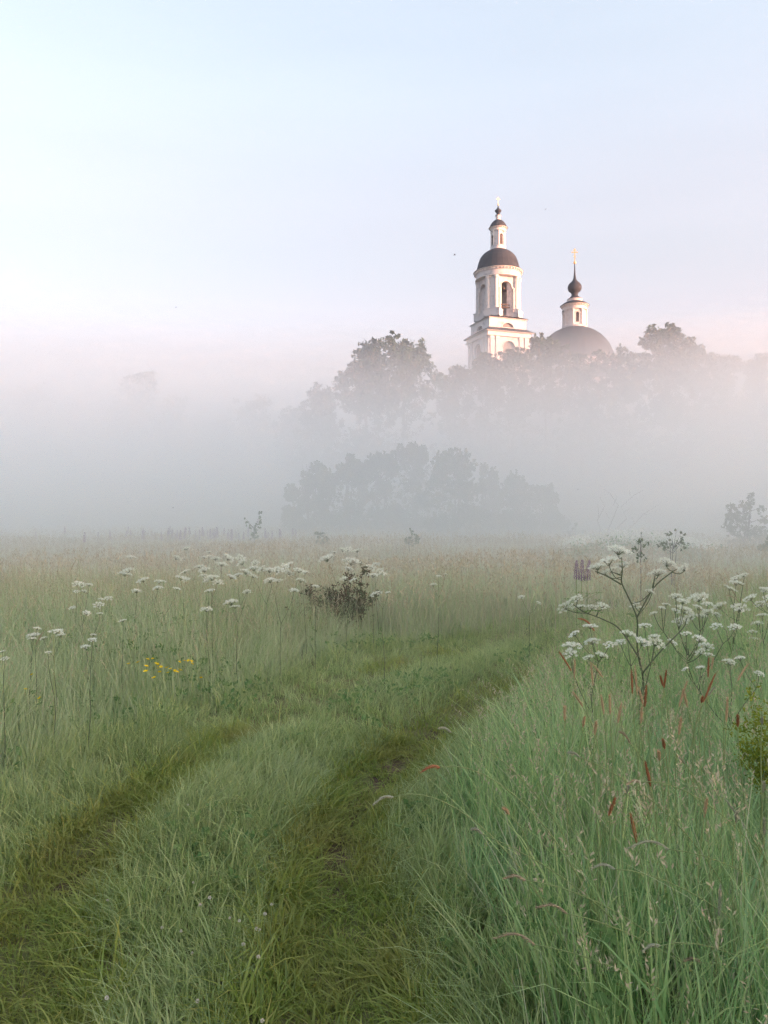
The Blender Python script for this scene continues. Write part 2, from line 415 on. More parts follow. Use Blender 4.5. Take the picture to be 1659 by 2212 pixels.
def wall_with_arch(root, M_, w, z0, z1, t, ow, b, spring, mat, ry=None, pane=True, trim=True, name='wall'):
    mb = MB(); mb.prism(arch_outline(w, z1, ow, b, spring, ry), 0, t, M_)
    if b > z0 + 1e-3: mb.box((-w / 2, 0, z0), (w / 2, t, b), M_)
    wl = mb.build(name, mat, root)
    r = ow / 2; ry_ = ry or r
    if pane:
        p = MB(); n = 14
        o = [(-r * math.cos(math.pi * k / n), spring + ry_ * math.sin(math.pi * k / n)) for k in range(n + 1)]
        if spring - b > 1e-3: o = o + [(r, b), (-r, b)]
        p.prism(o, t * .45, t * .45 + .05, M_)
        win = p.build('window', M['dark'], root)
        if spring - b > .3:
            fr = MB().box((-.03, t * .45 - .05, b), (.03, t * .45 - .002, spring + ry_ * .98), M_)
            for q in (.25, .5, .75): fr.box((-r, t * .45 - .045, b + (spring - b) * q * 1.2), (r, t * .45 - .006, b + (spring - b) * q * 1.2 + .05), M_)
            fr.build('window_bars', M['timber'], win)
    if trim:
        n = 16; q = MB(); ro, rz = r + .16, ry_ + .16
        outer = [(-ro * math.cos(math.pi * k / n), spring + rz * math.sin(math.pi * k / n)) for k in range(n + 1)]
        inner = [(r * 1.0 * math.cos(math.pi * k / n), spring + ry_ * math.sin(math.pi * k / n)) for k in range(n + 1)]
        q.prism(outer + inner, -.07, -.002, M_)
        q.build('arch_moulding', M['plaster2'], root)
    return wl

def cross(root, z0, h, w, slant=True):
    mb = MB(); t = h * .028
    mb.box((-t, -t, z0), (t, t, z0 + h))
    for zz, ww in ((.86, .5), (.70, 1.0)): mb.box((-w / 2 * ww, -t * .9, z0 + h * zz - t), (w / 2 * ww, t * .9, z0 + h * zz + t))
    if slant: mb.box((-w / 2 * .45, -t * .8, -t), (w / 2 * .45, t * .8, t), Matrix.Translation((0, 0, z0 + h * .36)) @ Matrix.Rotation(.4, 4, 'Y'))
    return mb.build('cross', M['gild'], root)

def modillions(root, z, r, n, s):
    me = MB().box((-s * .5, -s * .8, 0), (s * .5, s * .8, s)).mesh('modillion', M['plaster2'])
    for k in range(n):
        a = 2 * math.pi * (k + .5) / n
        o = link('modillion', me, root, (r * math.cos(a), r * math.sin(a), z)); o.rotation_euler.z = a + math.pi / 2

def octagon_lantern(root, z0, zb, z1, apo, ow, wb, wsp, mat):
    """base z0..zb, body zb..z1: eight walls, arched window on the four main ones, columns at the corners"""
    MB().lathe([(z0, apo * 1.18), (zb - .06, apo * 1.18), (zb, apo * 1.13)], 32).build('drum_base', M['plaster'], root)
    w = 2 * apo * math.tan(math.radians(22.5))
    for k in range(8):
        Mk = face_M(k, apo, 45)
        if k % 2 == 0: wall_with_arch(root, Mk, w, zb, z1, apo * .22, ow, wb, wsp, mat)
        else: MB().box((-w / 2, 0, zb), (w / 2, apo * .22, z1), Mk).build('wall', mat, root)
    for k in range(8):
        a = math.radians(45 * k + 22.5 - 90); rr = apo / math.cos(math.radians(22.5)) * 1.0
        c = MB(); cr = apo * .085
        c.lathe([(zb, cr * 1.5), (zb + cr * 1.2, cr * 1.5), (zb + cr * 1.3, cr), (z1 - cr * 2.4, cr * .9), (z1 - cr * 2.2, cr * 1.35), (z1, cr * 1.5)], 12, c=(rr * math.cos(a), rr * math.sin(a)))
        c.build('column', M['plaster2'], root, smooth=False)

TD = 135.0
tx = (1076 - CX) / FPX * TD
TWZ = 5.0
tower = empty('bell_tower', (tx, TD, 0), math.radians(19.6))
tag(tower, 'tall white bell tower with arched belfry and dark dome, pink lit on its right side', 'bell tower')
def square_tier(root, a, z0, z1, t, ow, b, sp, mat, ry=None, pane=True):
    for k in range(4):
        wall_with_arch(root, face_M(k, a), 2 * a if k % 2 == 0 else 2 * a - 2 * t, z0, z1, t, ow, b, sp, mat, ry, pane)
# ground and middle tiers (mostly behind trees and mist)
square_tier(tower, 4.3, 3.5, 20.5, .9, 2.4, 7.0, 12.5, M['plaster'])
MB().frustum(20.5, 4.75, 20.9, 4.75).build('cornice', M['plaster2'], tower)
square_tier(tower, 3.95, 20.9, 32.4, .9, 2.3, 24.0, 30.55, M['plaster'])
for k in range(4):
    for x in (-3.3, -2.25, 2.25, 3.3):
        mb = MB().box((x - .3, -.17, 20.9), (x + .3, -.002, 32.38), face_M(k, 3.95))
        mb.box((x - .38, -.24, 31.9), (x + .38, -.172, 32.37), face_M(k, 3.95))
        mb.build('pilaster', M['plaster2'], tower)
MB().frustum(32.4, 4.3, 32.52, 4.3).build('moulding', M['plaster2'], tower)
MB().frustum(32.52, 4.14, 33.12, 4.14).build('frieze', M['plaster2'], tower)
MB().frustum(33.12, 4.35, 33.26, 4.62).build('cornice', M['plaster2'], tower)
MB().frustum(33.263, 4.66, 33.95, 3.62).build('ledge_roof', M['roof'], tower)
# attic tier with lunettes
square_tier(tower, 3.55, 33.6, 35.55, .6, 2.15, 34.08, 34.08, M['plaster'], ry=.78)
for k in range(4):
    MB().box((-1.35, -.16, 33.96), (1.35, -.002, 34.06), face_M(k, 3.55)).build('sill', M['plaster2'], tower)
MB().frustum(35.55, 3.62, 35.68, 3.78).build('cornice', M['plaster2'], tower)
MB().frustum(35.684, 3.86, 36.3, 2.7).build('ledge_roof', M['roof'], tower)
# belfry: four arched walls, four projecting corner piers with columns
for k in range(4):
    Mk = face_M(k, 2.95)
    wall_with_arch(tower, Mk, 3.7, 36.25, 43.02, .8, 2.1, 36.27, 41.15, M['plaster'], pane=False)
    for s_ in (-1, 1):
        MB().box((s_ * 1.36 - .22, -.10, 41.0), (s_ * 1.36 + .22, -.002, 41.2), Mk).build('impost', M['plaster2'], tower)
        cl = MB().lathe([(36.9, .24), (37.5, .24), (37.55, .17), (40.75, .15), (40.85, .22), (40.98, .24)], 12)
        o = cl.build('column', M['plaster2'], tower); o.matrix_local = Mk @ Matrix.Translation((s_ * 1.33, -.16, 0))
    Mp = Matrix.Rotation(math.radians(45 + 90 * k), 4, 'Z')
    MB().box((-1.18, -3.52, 37.4), (1.18, -1.9, 43.02), Mp).build('pier', M['plaster'], tower)
    MB().box((-1.42, -4.02, 36.05), (1.42, -1.9, 37.25), Mp).box((-1.5, -4.1, 37.25), (1.5, -1.88, 37.395), Mp).build('pedestal', M['plaster'], tower)
    for s_ in (-1, 1):
        cl = MB().lathe([(37.396, .44), (37.62, .44), (37.7, .34), (42.5, .30), (42.6, .36), (42.75, .42), (43.02, .44)], 20)
        o = cl.build('column', M['plaster2'], tower, smooth=False); o.matrix_local = Mp @ Matrix.Translation((s_ * .72, -3.52, 0))
MB().lathe([(36.0, 2.9), (36.26, 2.9)], 24).build('belfry_floor', M['timber'], tower)
MB().lathe([(43.02, 3.9), (43.06, 4.0), (43.16, 4.0), (43.2, 3.88)], 64).build('moulding', M['plaster2'], tower)
MB().lathe([(43.2, 3.86), (44.02, 3.86)], 64, ).build('frieze', M['plaster'], tower, smooth=False)
MB().lathe([(44.02, 3.92), (44.1, 3.98), (44.32, 3.98), (44.36, 4.22), (44.46, 4.28)], 64).build('cornice', M['plaster2'], tower)
modillions(tower, 44.1, 4.06, 44, .2)
MB().lathe([(44.464, 4.32), (44.6, 4.02), (44.78, 3.86), (45.1, 3.74), (45.47, 3.63), (46.18, 3.45), (46.9, 3.18), (47.35, 2.88), (47.7, 2.55), (48.03, 2.1), (48.25, 1.75), (48.45, 1.3)], 96, 4, .006).build('dome', M['roof'], tower)
# bells and beams inside
MB().box((-2.3, -.12, 41.3), (2.3, .12, 41.6)).box((-.12, -2.3, 41.0), (.12, 2.3, 41.29)).build('bell_beam', M['timber'], tower)
MB().lathe([(39.55, .62), (39.7, .56), (40.1, .40), (40.6, .33), (40.85, .2), (41.0, .08)], 24).build('bell', M['bronze'], tower, smooth=True)
MB().box((-2.2, -2.6, 37.75), (2.2, -2.48, 37.87)).box((-2.2, -2.6, 38.2), (2.2, -2.48, 38.32)).build('railing', M['timber'], tower)
# lantern, small dome, onion and cross
octagon_lantern(tower, 48.42, 49.05, 51.6, 1.13, .55, 49.15, 50.75, M['plaster'])
MB().lathe([(51.6, 1.26), (51.64, 1.34), (51.72, 1.34), (51.74, 1.27), (52.02, 1.27), (52.06, 1.34), (52.2, 1.40), (52.24, 1.56), (52.3, 1.6)], 40).build('cornice', M['plaster2'], tower)
modillions(tower, 52.07, 1.42, 22, .13)
MB().lathe([(52.304, 1.68), (52.4, 1.54), (52.6, 1.46), (52.9, 1.33), (53.3, 1.05), (53.55, .8), (53.7, .55)], 64, 4, .006).build('dome', M['roof'], tower)
MB().lathe([(53.68, .52), (53.76, .44), (54.4, .42), (54.44, .5), (54.52, .5)], 24).build('neck', M['plaster2'], tower)
MB().lathe([(54.53, .52), (54.62, .46), (54.72, .30), (54.84, .24), (54.98, .34), (55.2, .5), (55.38, .58), (55.46, .57), (55.55, .44), (55.7, .28), (55.9, .15), (56.1, .08), (56.3, .06)], 28).build('onion', M['roof'], tower, smooth=True)
MB().lathe([(56.27, .05), (56.32, .13), (56.4, .15), (56.48, .13), (56.54, .05)], 16).build('finial_ball', M['gild'], tower, smooth=True)
cross(tower, 56.53, 1.25, .8, slant=False)

CD = 145.0
church = empty('church', ((1241.4 - CX) / FPX * CD, CD, 0), math.radians(1.0))
tag(church, 'white church with broad dark dome and onion cupola, right of the bell tower', 'church')
square_tier(church, 8.6, 3.5, 26.0, 1.0, 2.6, 10.0, 16.0, M['plaster'])
MB().frustum(26.0, 9.0, 26.4, 9.2).build('cornice', M['plaster2'], church)
MB().frustum(26.404, 9.25, 28.2, 7.0).build('roof', M['roof'], church)
MB().lathe([(26.6, 7.55), (30.0, 7.55), (30.05, 7.8), (30.3, 7.8)], 64).build('drum', M['plaster'], church)
prof = [(30.304, 7.75)] + [(30.2 + 7.3 * math.sin(a), 7.32 * math.cos(a)) for a in np.linspace(.05, 1.33, 22)]
MB().lathe(prof, 128, 4, .004).build('dome', M['roof'], church)
octagon_lantern(church, 36.85, 37.5, 40.4, 1.98, .62, 37.95, 39.55, M['plaster2'])
MB().lathe([(40.4, 2.2), (40.44, 2.36), (40.54, 2.36), (40.57, 2.2), (41.05, 2.18), (41.1, 2.32), (41.3, 2.4), (41.34, 2.58), (41.4, 2.62)], 48).build('cornice', M['plaster2'], church)
modillions(church, 41.12, 2.42, 28, .16)
MB().lathe([(41.404, 2.7), (41.6, 2.45), (41.85, 2.1), (42.05, 1.7), (42.15, 1.42)], 64, 4, .006).build('lantern_roof', M['roof'], church)
MB().lathe([(42.1, 1.38), (42.5, 1.36), (42.53, 1.45), (42.6, 1.45)], 40).build('neck', M['plaster2'], church)
P_ = [(885,98),(872,92),(860,72),(845,55),(825,45),(805,46),(795,50),(785,58),(770,78),(750,92),(725,98),(700,97),(675,88),(655,74),(635,52),(620,38),(600,25),(570,18),(530,13),(480,10),(430,7.5),(380,5.5)]
MB().lathe([(54.3 - .01319 * zy, hw * .01319) for zy, hw in P_], 32).build('onion', M['roof'], church, smooth=True)
MB().lathe([(49.28, .06), (49.38, .2), (49.56, .27), (49.76, .2), (49.84, .06)], 18).build('finial_ball', M['gild'], church, smooth=True)
cross(church, 49.82, 2.45, 1.2)
tr = MB()
for dx, dy in ((-.55, -.55), (.55, -.55), (.55, .55), (-.55, .55), (0, -.55), (0, .55)): tr.box((dx - .11, dy - .11, 26.5), (dx + .11, dy + .11, 33.85))
tr.box((-.75, -.75, 33.85), (.75, .75, 34.15)).box((-.66, -.66, 30.8), (.66, .66, 31.0))
o = tr.build('open_turret', M['timber'], church); o.location = (6.9, 4.6, 0)

# ------------------------------------------------------------------ trees
def leaf_cloud(centers, n, spread, size, rng, flat=.0):
    """n rhombic leaves round each centre -> V, F, R"""
    C = np.repeat(np.asarray(centers, float), n, 0); N = len(C)
    sp = np.repeat(np.asarray(spread, float), n, 0)
    p = rng.normal(size=(N, 3)); p /= np.linalg.norm(p, axis=1, keepdims=True); p *= rng.random((N, 1)) ** .45
    C = C + p * sp
    d = rng.normal(size=(N, 3)); d /= np.linalg.norm(d, axis=1, keepdims=True)
    e_ = rng.normal(size=(N, 3)); e_ -= (e_ * d).sum(1, keepdims=True) * d; e_ /= np.linalg.norm(e_, axis=1, keepdims=True)
    s = size * (.6 + .8 * rng.random((N, 1)))
    V = np.stack([C - d * s, C + e_ * s * .5, C + d * s, C - e_ * s * .5], 1).reshape(-1, 3)
    return V, np.arange(N * 4).reshape(-1, 4), np.repeat(rng.random(N), 4)

def crown_centers(lobes, per, rng, thin_low=1.0):
    """lobes: (center vec3, radii vec3) -> clump centres through the outer volume of each, and the clump radii"""
    low = max(p[2] for p, _ in lobes) * .45; c, s = [], []; ref = np.percentile([r[0] * r[2] for _, r in lobes if r[0] * 3 > r[2]], 72)
    for (p, r) in lobes:
        n = int((1 if p[2] > low else thin_low) * per * min(3.0, max(.22 if r[0] > .3 * math.sqrt(ref) else .14, (r[0] * r[2]) / ref)))
        q = rng.normal(size=(n, 3)); q /= np.linalg.norm(q, axis=1, keepdims=True)
        q *= (.25 + .75 * rng.random((n, 1)) ** .5)
        c.append(np.asarray(p) + q * np.asarray(r) * 1.05); s.append(np.repeat([np.minimum(np.asarray(r) * .5, .42 * math.sqrt(ref))], n, 0) * (.45 + .9 * rng.random((n, 1)) ** 1.5))
    return np.concatenate(c), np.concatenate(s)

def tree(name, label, cat, D, lobes_px, leaf, per, n, mat, base_px, group=None, seed=1, trunk_r=.3, depth=1.0, stems=1, bark='bark', shoots=0, ragged=3, thin_low=.45):
    """lobes_px: (px, py, rx, ry) of crown masses as seen from the meadow; each lobe has its own depth round D"""
    rng = np.random.default_rng(seed); k = D / FPX
    bx = (base_px - CX) / FPX * D; bz = gz(bx, D)
    root = empty(name, (bx, D, bz))
    L = []
    for i, (px, py, rx, ry) in enumerate(lobes_px):
        c = at(px, py, D); off = rng.uniform(-.6, .6) * rx * k * depth
        L.append((np.array((c.x - bx, off, c.z - bz)), np.array((rx * k, (rx + ry) / 2 * k * depth, ry * k))))
    for p, r in list(L):
        for q in range(ragged):
            d_ = rng.normal(size=3); d_ /= np.linalg.norm(d_); f_ = rng.uniform(.3, .55)
            L.append((p + d_ * r * rng.uniform(.6, 1.0), r * f_))
    if shoots:
        zs = sorted(l[0][2] for l in L)
        for p, r in list(L):
            if p[2] < zs[len(zs) // 3]: continue
            for q in range(shoots):
                a_ = rng.uniform(-1, 1); h_ = r[2] * rng.uniform(.25, .55)
                L.append((p + np.array((a_ * r[0], rng.uniform(-.5, .5) * r[1], r[2] * math.sqrt(max(0, 1 - a_ * a_)) + h_ * .3)), np.array((r[0] * .16, r[0] * .16, h_ * .8))))
    cc, ss = crown_centers(L, per, rng, thin_low)
    V, F, R = leaf_cloud(cc, n, ss, leaf, rng)
    cr = link('crown', np_mesh('crown', V, F, R, mat), root)
    tb = MB(); top = max(l[0][2] for l in L)
    for s_ in range(stems):
        ang = rng.uniform(0, 6.28); o0 = Vector((math.cos(ang), math.sin(ang), 0)) * trunk_r * 1.2 * (stems > 1)
        hh = top * rng.uniform(.75, .98)
        pts = [o0 + Vector((0, 0, -.15))]
        for q in range(1, 6): pts.append(o0 * (1 + q * .9) + Vector((rng.normal() * trunk_r * .4, rng.normal() * trunk_r * .4, hh * q / 5)))
        tb.tube(pts, [trunk_r * (1.15, .9, .72, .5, .3, .12)[q] for q in range(6)], 7)
    for (p, r) in L[:len(lobes_px)]:
        z0 = max(p[2] - r[2] * 1.3, top * .18); s0 = Vector((0, 0, min(z0, top * .7)))
        e_ = Vector(p) + Vector((0, 0, r[2] * .4)); mid = s0.lerp(e_, .5) + Vector((rng.normal() * .1 * r[0], rng.normal() * .1 * r[0], -r[2] * .05))
        tb.tube([s0, mid, e_], [trunk_r * .5, trunk_r * .32, trunk_r * .08], 5)
    tb.build('trunk', M[bark], root, smooth=True)
    tag(root, label, cat, group)
    return root

G1 = 'trees round the church'
far = [
 ('broad rounded tree, left of the bell tower, its right half topmost', 108, [(855,752,26,26),(880,775,40,36),(905,770,26,30),(850,800,50,50),(900,830,50,60),(870,900,70,80),(880,1000,80,90)], 870, 11),
 ('broad tree left of the bell tower with its crown top stepping down leftward', 110, [(790,765,28,24),(812,745,16,14),(800,800,46,42),(775,840,50,55),(770,920,70,80),(780,1010,80,80)], 790, 12),
 ('faint slender tree on the slope at the left foot of the broad trees', 118, [(690,850,16,26),(672,880,22,34),(705,880,24,40),(680,950,44,60),(690,1030,60,70)], 688, 13),
 ('small tree at the left foot of the bell tower', 116, [(985,808,20,18),(968,830,18,22),(1000,830,24,30),(985,890,40,50),(985,980,50,70)], 985, 14),
 ('round tree in front of the lit and shaded corner of the bell tower', 118, [(1050,782,24,18),(1030,800,20,20),(1065,800,22,26),(1045,850,40,50),(1040,950,55,80)], 1045, 15),
 ('tree in front of the right half of the bell tower base', 117, [(1095,775,22,18),(1125,768,20,18),(1110,800,34,30),(1105,860,46,50),(1110,960,60,80)], 1108, 16),
 ('tall dark tree against the left side of the church dome', 122, [(1178,732,14,14),(1160,750,16,18),(1195,760,30,30),(1165,785,30,34),(1180,840,50,50),(1180,940,60,90)], 1178, 17),
 ('low wide tree in front of the middle of the church dome', 124, [(1225,790,34,26),(1260,795,36,26),(1295,790,30,24),(1250,850,60,50),(1255,950,70,90)], 1255, 18),
 ('pointed narrow tree just right of the church dome', 121, [(1342,765,10,16),(1335,785,20,22),(1362,775,16,16),(1350,815,36,36),(1345,880,46,60),(1345,970,56,80)], 1348, 19),
 ('tallest gappy tree right of the church, with separate leafy tufts on top', 114, [(1408,722,20,15),(1393,738,12,12),(1441,712,12,12),(1456,726,22,17),(1430,745,30,16),(1486,742,16,11),(1470,755,26,18),(1425,790,46,36),(1475,800,44,40),(1445,870,64,60),(1450,970,76,90)], 1445, 20),
 ('tree with a sloping shoulder, right of the gappy tree', 118, [(1510,765,20,18),(1530,778,18,16),(1515,815,36,36),(1520,880,44,56),(1520,980,56,90)], 1518, 21),
 ('small twiggy tree between two lower trees at the far right', 124, [(1558,775,16,12),(1548,785,12,14),(1575,792,20,18),(1562,830,32,36),(1560,910,44,60),(1560,1000,50,80)], 1562, 22),
 ('flat topped tree at the right edge of the picture', 122, [(1625,785,24,14),(1655,780,26,16),(1640,815,40,36),(1640,900,56,70),(1645,990,60,90)], 1640, 23),
 ('tree reaching out of the picture at the right edge', 120, [(1720,775,40,26),(1760,770,40,30),(1740,830,60,60),(1740,940,80,110)], 1740, 24),
]
for lab, D, lb, bp, sd in far:
    tree('broadleaf_tree', lab, 'tree', D, lb, .32, 23, 19, M['oak'], bp, G1, sd, .35)
G2 = 'faint trees in the mist on the left'
faint = [
 ('faint tall tree in the mist, its top highest among those on the left', 152, [(330,812,16,16),(308,822,18,16),(278,828,16,18),(310,860,36,36),(270,880,32,36),(300,930,60,60),(300,1020,70,80)], 305, 31),
 ('faint lower tree just right of the tall misty tree', 154, [(372,868,14,14),(392,872,14,16),(380,910,30,36),(385,980,46,70)], 382, 32),
 ('ghostly broad tree at the left edge of the picture', 165, [(30,850,34,18),(90,852,36,18),(60,890,60,50),(60,990,80,90)], 62, 33),
 ('ghostly tree between the left edge and the tall misty tree', 170, [(170,900,30,24),(150,940,40,40),(190,980,50,70)], 172, 34),
 ('very faint low tree in the mist, midway to the broad trees', 146, [(520,880,26,16),(560,872,26,18),(540,910,46,36),(540,990,60,80)], 540, 35),
 ('faint tree in the mist between the low tree and the slope', 135, [(630,900,20,22),(612,920,20,24),(645,930,26,36),(630,1000,44,70)], 630, 36),
 ('faint tree right of the pair of misty trees', 158, [(455,925,26,20),(440,950,30,34),(470,990,46,70)], 455, 37),
]
for lab, D, lb, bp, sd in faint:
    tree('misty_tree', lab, 'tree', D, lb, .38, 18, 14, M['oak'], bp, G2, sd, .35)

def Z8(zx, zy, rx, ry): return (570 + zx * .4124, 940.7 + zy * .4124, rx * .4124, ry * .4124)
G3 = 'young trees of the thicket in mid meadow'
mid = [
 ('leftmost young tree of the thicket, with a low branch reaching out left', 53, [(285,190,40,40),(235,240,40,40),(310,240,40,50),(190,320,45,45),(270,330,70,60),(150,425,35,40),(230,430,80,70),(190,490,50,30)], 245, 41),
 ('second young tree from the left in the thicket, with a spiky top', 54, [(455,150,30,36),(420,190,40,40),(500,190,40,40),(440,260,80,60),(430,370,90,80),(440,470,80,60)], 440, 42),
 ('third young tree from the left in the thicket, rounded', 55, [(620,135,45,36),(570,170,40,40),(660,160,40,50),(600,250,70,70),(610,370,80,80),(610,470,80,60)], 610, 43),
 ('tallest young tree at the middle of the thicket', 57, [(770,95,36,36),(815,105,36,40),(730,130,36,50),(790,190,80,70),(790,300,90,80),(790,420,90,80)], 785, 44),
 ('dense dark round topped young tree right of the thicket middle', 51, [(990,125,60,40),(940,145,50,45),(1060,150,50,50),(1000,220,100,70),(970,320,110,80),(1040,340,80,80),(1000,440,110,80)], 1000, 45),
 ('thin gappy young tree beside the dense dark one', 54, [(1155,190,18,32),(1200,215,22,34),(1175,270,32,40),(1200,340,36,50),(1170,430,50,60),(1180,490,50,40)], 1180, 46),
 ('second young tree from the right in the thicket, with loose outline', 53, [(1315,240,28,36),(1290,290,42,42),(1350,290,36,42),(1310,370,64,56),(1370,420,40,44),(1300,470,80,50)], 1315, 47),
 ('rightmost young tree of the thicket, with a branch hanging out right', 53, [(1480,295,24,30),(1430,320,30,36),(1500,340,26,40),(1460,400,50,50),(1520,430,34,22),(1545,440,18,12),(1460,480,56,40)], 1465, 48),
]
for lab, D, lb, bp, sd in mid:
    tree('young_tree', lab, 'tree', D * 1.06, [Z8(q[0], q[1], q[2] * (1.15 if q[1] < 260 else 1.6), q[3] * 1.15) for q in lb + [(bp - 30, 470, 75, 55), (bp + 45, 500, 80, 45)]], .088, 27, 17, M['aspen'], 570 + bp * .4124, G3, sd, .09, stems=4, shoots=3, ragged=2, thin_low=1.0)

tree('sapling', 'leafy young tree standing alone at the right edge of the meadow', 'tree', 33, [(1626,1078,8,14),(1608,1092,14,12),(1580,1098,12,10),(1640,1100,9,8),(1600,1118,24,16),(1650,1122,16,8),(1575,1125,8,14),(1600,1145,32,20),(1640,1150,20,14),(1600,1172,36,16),(1655,1165,14,12)], .055, 18, 12, M['sapling'], 1605, None, 51, .05, stems=3, ragged=1, thin_low=1.0)
tree('sapling', 'small pale sapling between the thicket and the bare branches', 'sapling', 46, [(1244,1136,5,9),(1236,1150,9,10),(1252,1155,9,10),(1243,1170,18,12)], .06, 9, 24, M['sapling'], 1244, None, 52, .03, ragged=0, thin_low=1.0)
tree('bush', 'small dark bush alone in the grass before the thicket middle', 'bush', 27, [(889,1150,5,10),(882,1162,8,9),(897,1162,9,9),(889,1172,16,9)], .038, 9, 12, M['sapling'], 889, None, 53, .02, stems=3, ragged=0, thin_low=1.0)
tree('bush', 'faint low bush under the left end of the thicket', 'bush', 30, [(690,1158,10,10),(705,1165,12,9),(697,1172,20,9)], .05, 9, 22, M['sapling'], 697, None, 54, .02, ragged=0, thin_low=1.0)
tree('sapling', 'forked sapling with one upright and one leaning leafy shoot, above the lupins', 'sapling', 30, [(562,1110,4,7),(560,1122,6,8),(558,1135,6,7),(553,1146,5,6),(541,1138,5,5),(534,1130,4,6),(529,1121,2.5,4),(547,1152,6,6),(549,1162,8,7)], .040, 8, 10, M['sapling'], 549, None, 55, .02, ragged=0, thin_low=1.0)
tree('sapling', 'slender upright sprig with round leaves behind the large umbel plant', 'sapling', 15, [(1386,1150,3,6),(1388,1162,6,7),(1380,1175,9,8),(1393,1175,8,9),(1376,1190,12,9),(1384,1205,14,12)], .026, 6, 6, M['sapling'], 1384, None, 56, .01, ragged=0, thin_low=1.0)
tree('bush', 'dark leafy bush right of the slender sprig, among pale grass', 'bush', 18, [(1462,1146,5,7),(1450,1160,10,10),(1472,1158,9,10),(1440,1175,18,12),(1470,1178,18,12),(1425,1182,14,10)], .032, 8, 8, M['sapling'], 1455, None, 57, .015, stems=3, ragged=0, thin_low=1.0)
tree('bush', 'tan green bush at the right edge below the lone young tree', 'bush', 24, [(1645,1180,14,10),(1660,1172,14,14),(1675,1178,18,14)], .05, 9, 24, M['sapling'], 1660, None, 58, .02, ragged=0, thin_low=1.0)

# dead shrub
ds = empty('dead_shrub', (at(1310, 1150, 52).x, 52, gz(at(1310, 1150, 52).x, 52)))
tag(ds, 'leafless shrub of bare forked branches rising from the mist', 'shrub')
def bare(pts, r0):
    q = [at(*p, 52) - Vector(ds.location) for p in pts]
    q = [Vector((v.x, v.y + random.uniform(-.5, .5) * i, v.z)) for i, v in enumerate(q)]
    return q
for main, twigs in (
 ([(1302,1180),(1297,1150),(1293,1125),(1294,1095),(1297,1072)], [[(1293,1120),(1289,1100),(1290,1085)]]),
 ([(1308,1180),(1311,1150),(1316,1120),(1324,1092),(1316,1068),(1308,1045)], [[(1324,1092),(1330,1075),(1331,1068)], [(1316,1120),(1308,1105)]]),
 ([(1314,1180),(1328,1150),(1345,1120),(1352,1095),(1361,1070),(1369,1062)], [[(1349,1105),(1365,1095)], [(1361,1070),(1356,1060)]]),
 ([(1320,1180),(1350,1150),(1370,1130),(1392,1110),(1408,1088)], [[(1370,1130),(1362,1115)], [(1392,1110),(1402,1112)]])):
    b = MB(); q = bare(main, .05); b.tube(q, [.06 * (1 - .8 * i / (len(q) - 1)) for i in range(len(q))], 5)
    br = b.build('branch', M['grey_twig'], ds)
    for tw in twigs:
        q = bare(tw, .02); MB().tube(q, [.028 * (1 - .7 * i / (len(q) - 1)) for i in range(len(q))], 4).build('twig', M['grey_twig'], br)

# ------------------------------------------------------------------ grass: every blade a curved strip, clumped, merged into uncountable cover
def mixed_mesh(name, V, quads, tris, R, T, mat, smooth=True):
    me = bpy.data.meshes.new(name)
    nq, nt = len(quads), len(tris)
    me.vertices.add(len(V)); me.vertices.foreach_set('co', V.astype(np.float32).ravel())
    me.loops.add(nq * 4 + nt * 3)
    me.loops.foreach_set('vertex_index', np.concatenate([quads.ravel(), tris.ravel()]).astype(np.int32))
    me.polygons.add(nq + nt)
    me.polygons.foreach_set('loop_start', np.concatenate([np.arange(nq) * 4, nq * 4 + np.arange(nt) * 3]).astype(np.int32))
    if smooth: me.polygons.foreach_set('use_smooth', np.ones(nq + nt, bool))
    q = me.attributes.new('rnd', 'FLOAT', 'POINT'); q.data.foreach_set('value', R.astype(np.float32))
    q = me.attributes.new('tip', 'FLOAT', 'POINT'); q.data.foreach_set('value', T.astype(np.float32))
    me.materials.append(mat); me.update(calc_edges=True)
    return me

def blades(x, y, z, h, width, S, rng, bend, dx, dy, stiff=.25):
    """N blades rooted at x, y, z -> arrays. dx, dy: horizontal direction in which each one bends over"""
    N = len(x); t = np.linspace(0, 1, S + 1)[None, :]
    bd = (bend * rng.uniform(.25, 1.7, N) * h)[:, None]; st = (rng.uniform(0, stiff, N) * h)[:, None]
    dr = (rng.uniform(0, .55, N))[:, None] * bd
    off = t ** 2 * bd + t * st
    px = x[:, None] + off * dx[:, None]; py = y[:, None] + off * dy[:, None]
    pz = (z - .02)[:, None] + t * (h + .02)[:, None] - t ** 3.5 * dr
    pz = np.maximum(pz, (z - .02)[:, None] + .004 * t)
    a = np.arctan2(dy, dx) + math.pi / 2 + rng.normal(size=N) * .7
    wx, wy = np.cos(a), np.sin(a)
    w = (np.minimum(1, .55 + 1.6 * t) * (1 - t ** 2.4))[:, :-1] * (width * (.5 + 1.5 * rng.random(N) ** 2) * .5)[:, None]
    L = np.stack([px[:, :-1] - w * wx[:, None], py[:, :-1] - w * wy[:, None], pz[:, :-1]], -1)
    Rr = np.stack([px[:, :-1] + w * wx[:, None], py[:, :-1] + w * wy[:, None], pz[:, :-1]], -1)
    tip = np.stack([px[:, -1:], py[:, -1:], pz[:, -1:]], -1)
    V = np.concatenate([L, Rr, tip], 1); k = 2 * S + 1
    base = (np.arange(N) * k)[:, None]
    q = np.arange(S - 1)[None, :]
    quads = np.stack([base + q, base + S + q, base + S + q + 1, base + q + 1], -1).reshape(-1, 4)
    tris = np.stack([base + S - 1, base + 2 * S - 1, base + 2 * S], -1).reshape(-1, 3)
    tt = np.concatenate([t[0, :-1], t[0, :-1], [1.0]])
    return V.reshape(-1, 3), quads, tris, np.tile(tt, N), k

